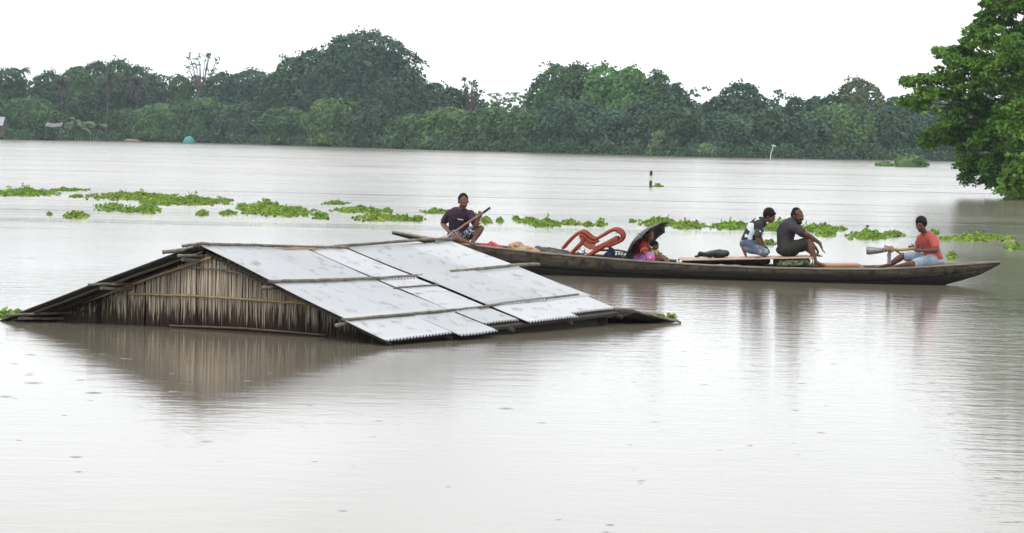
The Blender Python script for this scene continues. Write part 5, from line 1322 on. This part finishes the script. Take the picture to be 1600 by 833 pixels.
# umbrella
UMB = mat('black_umbrella_cloth', (.038, .040, .046), (.028, .030, .036), scale=6, rough=.5, spec=.4)
A = Vector((-.66, .30, .69)).normalized(); cen = B(1009, 377.5, .02); R = .43
u = thing('black_umbrella', 'open black umbrella leaning over the woman and child', 'umbrella', B(1020, 400, -.05))
s1 = A.cross(Yv).normalized(); s2 = A.cross(s1); NG = 8
def upt(a_, r_, g=1.0):
    h = .30 * R * 1.25 * (1 - (r_ / R) ** 2) - .02; return cen + (s1 * math.cos(a_) + s2 * math.sin(a_)) * r_ + A * h
for gk in range(NG):
    rows = []
    for j in range(9):
        r_ = R * (j / 8) ** .9 * 1.0; row = []
        for i in range(7):
            e = i / 6; a_ = 2 * PI * (gk + e) / NG; sc = 1 - .085 * math.sin(PI * e) * (j / 8)
            row.append(upt(a_, max(.002, r_ * sc)))
        rows.append(row)
    o = MB().grid(rows).build('canopy_panel', UMB, u, smooth=True); solidify(o, .0015)
    MB().tube([upt(2 * PI * gk / NG, R * q_, 0) - A * .008 for q_ in (.02, .25, .5, .75, 1.0)], .0035, 5).build('rib', BLACKM, u)
    MB().tube([upt(2 * PI * gk / NG, R * .55) - A * .008, cen - A * .06], .0025, 5).build('stretcher', STEEL, u)
MB().tube([cen + A * .20, cen - A * .25, cen - A * .42], [.006, .006, .006], 8).build('shaft', STEEL, u)
h0 = cen - A * .42; MB().tube([h0, h0 - A * .09, h0 - A * .12 + s1 * .02, h0 - A * .11 + s1 * .045], [.011, .011, .010, .009], 8).build('handle', BLACKM, u, smooth=True)
MB().tube([cen + A * .15, cen + A * .21], [.008, .003], 7).build('ferrule', BLACKM, u)
# small dark things behind the child
blob('cloth_bundle', 'small dark maroon cloth by the feet of the child', 'cloth', [E(B(1034, 406, .15), .06, .08, .035), E(B(1040, 408, .1), .05, .08, .03)], mat('maroon_cloth', (.14, .02, .05), (.3, .2, .22), scale=22, rough=.9), .01, 2, .02, 9)
blob('black_sandal_bag', 'small black bag on the far gunwale to the right of the child', 'bag', [E(B(1031, 399, .42), .035, .05, .03), ('c', B(1030, 398, .42), B(1041, 404, .42), .02, .03), E(B(1040, 404, .40), .05, .06, .03)], BLACKM, .009, 2, .012, 10)

# --- 3: kneeling boy in the black and white T-shirt
BWM = bpy.data.materials.new('black_and_white_blocks'); BWM.use_nodes = True
tn = BWM.node_tree; bs_ = tn.nodes['Principled BSDF']; bs_.inputs['Roughness'].default_value = .85
vo = tn.nodes.new('ShaderNodeTexVoronoi'); vo.inputs['Scale'].default_value = 8.5; vo.distance = 'CHEBYCHEV'
tc_ = tn.nodes.new('ShaderNodeTexCoord'); tn.links.new(tc_.outputs['Object'], vo.inputs['Vector'])
cr_ = tn.nodes.new('ShaderNodeValToRGB'); cr_.color_ramp.interpolation = 'CONSTANT'; cr_.color_ramp.elements[0].color = (.02, .02, .022, 1)
cr_.color_ramp.elements[1].position = .53; cr_.color_ramp.elements[1].color = (.52, .60, .68, 1); e = cr_.color_ramp.elements.new(.75); e.color = (.66, .72, .78, 1)
sx_ = tn.nodes.new('ShaderNodeSeparateColor'); tn.links.new(vo.outputs['Color'], sx_.inputs[0]); tn.links.new(sx_.outputs[0], cr_.inputs['Fac']); tn.links.new(cr_.outputs[0], bs_.inputs['Base Color'])
DENIM = mat('washed_denim', (.050, .072, .110), (.11, .14, .185), scale=6, rough=.85, bump=.003, c3=(.38, .42, .46), scale3=5, lo3=.58, hi3=.68)
k = .88
pel = B(1168.5, 379, .0); neck = B(1192, 345.5, 0)
J = dict(pel=pel, neck=neck, mid=B(1172, 357, 0), shl=B(1186.5, 352.5, -.14), shr=B(1189, 351, .14), wp=.92)
J['ell'] = B(1183, 372, -.17); J['wrl'] = B(1189, 384.5, -.12); J['elr'] = B(1187, 370, .16); J['wrr'] = B(1193, 384, .10)
J['hdl'] = Vector((.75, 0, -.65)); J['hsl'] = Vector((.3, .9, .2)); J['hdr'] = Vector((.75, 0, -.65)); J['hsr'] = Vector((.3, -.9, .2)); J['curll'] = .25; J['curlr'] = .25
J['hipl'] = pel + Vector((0, -.08, -.01)); J['hipr'] = pel + Vector((0, .08, -.01))
J['knl'] = B(1194.5, 394.5, -.14); J['anl'] = B(1161.5, 388.5, -.11); J['toel'] = B(1165, 401, -.12); J['ful'] = Vector((-1, 0, .1))
J['knr'] = B(1195, 394, .14); J['anr'] = B(1162.5, 388, .11); J['toer'] = B(1166, 400.5, .12); J['fur'] = Vector((-1, 0, .1))
fr_ = frame(68, 24, 4); hc = B(1202.5, 337.8, -.01)
t = person('boy in a black and white patterned T-shirt and jeans kneeling with head bowed', B(1178, 401), k, J, SKINS[0], (hc, fr_))
mk('shirt', torso_shapes(pel, neck, J['shl'], J['shr'], k, .015, J['mid'], .95) + sleeve(J['shl'], J['ell'], .72, .05, k, .014) + sleeve(J['shr'], J['elr'], .72, .05, k, .014), BWM, t, .010, 2, .008, 6)
e = J['shl']; mk('dark_sleeve', [('c', e.lerp(J['ell'], .25), e.lerp(J['ell'], .74), .056, .055)], BLK, t, .009, 1, .004)
mk('jeans', [('e', pel + Vector((0, 0, -.02)), (X * .125, Yv * .165, Z * .10))] + [s_ for q_ in 'lr' for s_ in (('c', J['hip' + q_], J['kn' + q_], .088, .066), ('c', J['kn' + q_], J['an' + q_].lerp(J['kn' + q_], .12), .064, .050))], DENIM, t, .010, 2, .008, 7)
hair(t, hc, fr_, k, 'thick', 7)

# --- 4: seated bearded man in the grey shirt
GREYS = mat('charcoal_purple_cotton', (.040, .032, .040), (.028, .023, .030), scale=6, rough=.9, bump=.004, bscale=14)
OLIVE = mat('black_olive_shorts', (.015, .016, .012), (.02, .021, .017), scale=6, rough=.85, bump=.004)
k = 1.0
pel = B(1229, 388, 0); neck = B(1240.5, 347.5, 0)
J = dict(pel=pel, neck=neck, mid=B(1221, 362, 0), shl=B(1239, 355, -.17), shr=B(1242, 352, .16))
J['ell'] = B(1260, 366, -.20); J['wrl'] = B(1281, 380, -.12); J['elr'] = B(1259, 370, .20); J['wrr'] = B(1272, 384, .14)
J['hdl'] = Vector((.35, -.05, -.93)); J['hsl'] = Vector((.2, .95, .1)); J['curll'] = .22; J['hdr'] = Vector((.6, 0, -.8)); J['hsr'] = Vector((.3, -.9, 0))
J['hipl'] = pel + Vector((.02, -.09, 0)); J['hipr'] = pel + Vector((.02, .09, 0))
J['knl'] = B(1264.5, 377.5, -.16); J['anl'] = B(1274, 410, -.22); J['toel'] = B(1291, 416.5, -.25)
J['knr'] = B(1259, 385, .24); J['anr'] = B(1271, 396.5, -.04); J['toer'] = B(1282, 400.5, -.12)
fr_ = frame(42, 4, 0); hc = B(1246.5, 338, -.02)
t = person('bearded balding man in charcoal T-shirt and dark shorts sitting, arm over his knee', B(1232, 402), k, J, SKINS[1], (hc, fr_))
mk('shirt', torso_shapes(pel, neck, J['shl'], J['shr'], k, .018, J['mid'], 1.02, belly=.01) + sleeve(J['shl'], J['ell'], .66, .052, k, .018) + sleeve(J['shr'], J['elr'], .66, .052, k, .018), GREYS, t, .011, 2, .010, 8)
mk('shorts', [('e', pel + Vector((.02, 0, -.03)), (X * .18, Yv * .17, Z * .10)), ('c', J['hipl'], J['hipl'].lerp(J['knl'], .80), .105, .082), ('c', J['hipr'], J['hipr'].lerp(J['knr'], .80), .10, .08)], OLIVE, t, .011, 2, .008, 9)
MB().tube([J['wrl'] + Vector((math.cos(a_) * .03, math.sin(a_) * .03, .01)) for a_ in np.linspace(0, 2 * PI, 13)], .006, 6, cap=False).build('bracelet', TAN, t)
hair(t, hc, fr_, k, 'balding', 9); beard(t, hc, fr_, k, True)

# --- 5: boy in the red polo shirt at the bow
SALM = mat('salmon_red_cotton', (.42, .080, .062), (.34, .06, .048), scale=6, rough=.9, bump=.004, bscale=14)
LDEN = mat('pale_denim', (.20, .26, .33), (.36, .42, .49), scale=7, rough=.85, bump=.003)
k = .95
pel = B(1458.5, 407, .05); neck = B(1447.5, 368, 0)
J = dict(pel=pel, neck=neck, mid=B(1456, 388, .10), shl=B(1438.5, 372.5, .14), shr=B(1458, 372.5, -.12))
J['ell'] = B(1434.5, 385, .16); J['wrl'] = B(1430.5, 388.5, -.02); J['elr'] = reach(J['shr'], 1463, 391.5, .24, -1); J['wrr'] = B(1441, 392, -.30)
J['hdl'] = Vector((-.6, -.5, .1)); J['hsl'] = Vector((-.1, .2, 1)); J['curll'] = .9; J['hdr'] = Vector((-1, .1, .15)); J['hsr'] = Vector((-.1, .1, 1)); J['curlr'] = .9
J['hipl'] = pel + Vector((-.03, .09, 0)); J['hipr'] = pel + Vector((-.03, -.09, 0))
J['knl'] = B(1411, 400, .12); J['anl'] = B(1388, 415, -.02); J['toel'] = B(1368, 417.5, -.12)
J['knr'] = B(1425, 413, -.36); J['anr'] = B(1402, 417, -.10); J['toer'] = B(1384, 419.5, -.2)
fr_ = frame(-22, 12, 0); hc = B(1439, 351.5, -.10)
t = person('boy in a salmon red polo shirt and pale denim shorts steering at the bow', B(1452, 417), k, J, SKINS[1], (hc, fr_))
mk('polo_shirt', torso_shapes(pel, neck, J['shl'], J['shr'], k, .018, J['mid'], 1.0) + sleeve(J['shl'], J['ell'], .62, .052, k, .017) + sleeve(J['shr'], J['elr'], .70, .052, k, .019) + [('c', neck + Vector((-.06, -.04, .015)), neck + Vector((.05, -.05, .015)), .03, .03)], SALM, t, .011, 2, .010, 11)
mk('shorts', [('e', pel + Vector((0, 0, -.01)), (X * .16, Yv * .17, Z * .095)), ('c', J['hipl'], J['hipl'].lerp(J['knl'], .84), .10, .075), ('c', J['hipr'], J['hipr'].lerp(J['knr'], .84), .10, .078)], LDEN, t, .011, 2, .008, 12)
hair(t, hc, fr_, k, 'thick', 12)
# steering gear: bamboo tiller lashed to a stub, sheet metal blade and strut
t = thing('steering_oar', 'bamboo steering oar with flat grey metal blade held by the boy in red', 'oar', B(1391, 412, -.1))
pole([B(1431, 388.5, -.22), B(1410, 390, -.15), B(1383, 390.5, -.1)], .022, TANB, t, 'tiller_pole', 5)
pole([B(1382, 384.5, -.12), B(1395, 388, -.12), B(1408, 397, -.12)], .016, TANB, t, 'bamboo_stay', 6)
pole([B(1381, 393, -.12), B(1393, 387, -.12)], .018, TANB, t, 'bamboo_stay', 7)
pole([B(1384, 385.5, -.05), B(1395, 385.5, -.05)], .012, BAMB, t, 'bamboo_stay', 8)
TINB = mat('grey_sheet_metal', (.26, .27, .28), (.19, .2, .21), scale=8, rough=.5, metal=.4)
rows = [[B(x, y0, -.1), B(x, (y0 + y1) / 2, -.13), B(x, y1, -.1)] for x, y0, y1 in ((1353.5, 388, 396), (1355, 385.5, 398), (1360, 385.5, 398), (1370, 387, 396.5), (1381, 388, 394.5))]
solidify(MB().grid(rows).build('metal_blade', TINB, t, smooth=True), .006)
MB().box(B(1389.5, 402, -.08), (.026, 0, -.004), (0, .01, 0), (.002, 0, .10)).build('metal_strut', TINB, t)
MB().tube([B(1386.5, 396, -.1), B(1386, 401, -.1)], .007, 6).build('hook', STEEL, t)
for k_, (x, y) in enumerate(((1384, 389.5), (1394, 390))):
    c = B(x, y, -.12)
    for q_ in range(4): MB().tube([c + Vector((q_ * .012 - .02, math.cos(a_) * .033, math.sin(a_) * .036)) for a_ in np.linspace(0, 2 * PI, 13)], .006, 5, cap=False).build('lashing', TAN, t)

# ------------------------------------------------------------------ rain haze
HZ = bpy.data.materials.new('rain_haze'); HZ.use_nodes = True; tn = HZ.node_tree; tn.nodes.clear()
ou = tn.nodes.new('ShaderNodeOutputMaterial'); pv = tn.nodes.new('ShaderNodeVolumePrincipled')
pv.inputs['Color'].default_value = (.74, .88, 1.0, 1); pv.inputs['Density'].default_value = .00017; pv.inputs['Anisotropy'].default_value = 0.0
tn.links.new(pv.outputs[0], ou.inputs['Volume'])
tag(MB().box((0, 2480, 17), (3000, 0, 0), (0, 2560, 0), (0, 0, 18.5)).build('haze', HZ), kind='stuff')
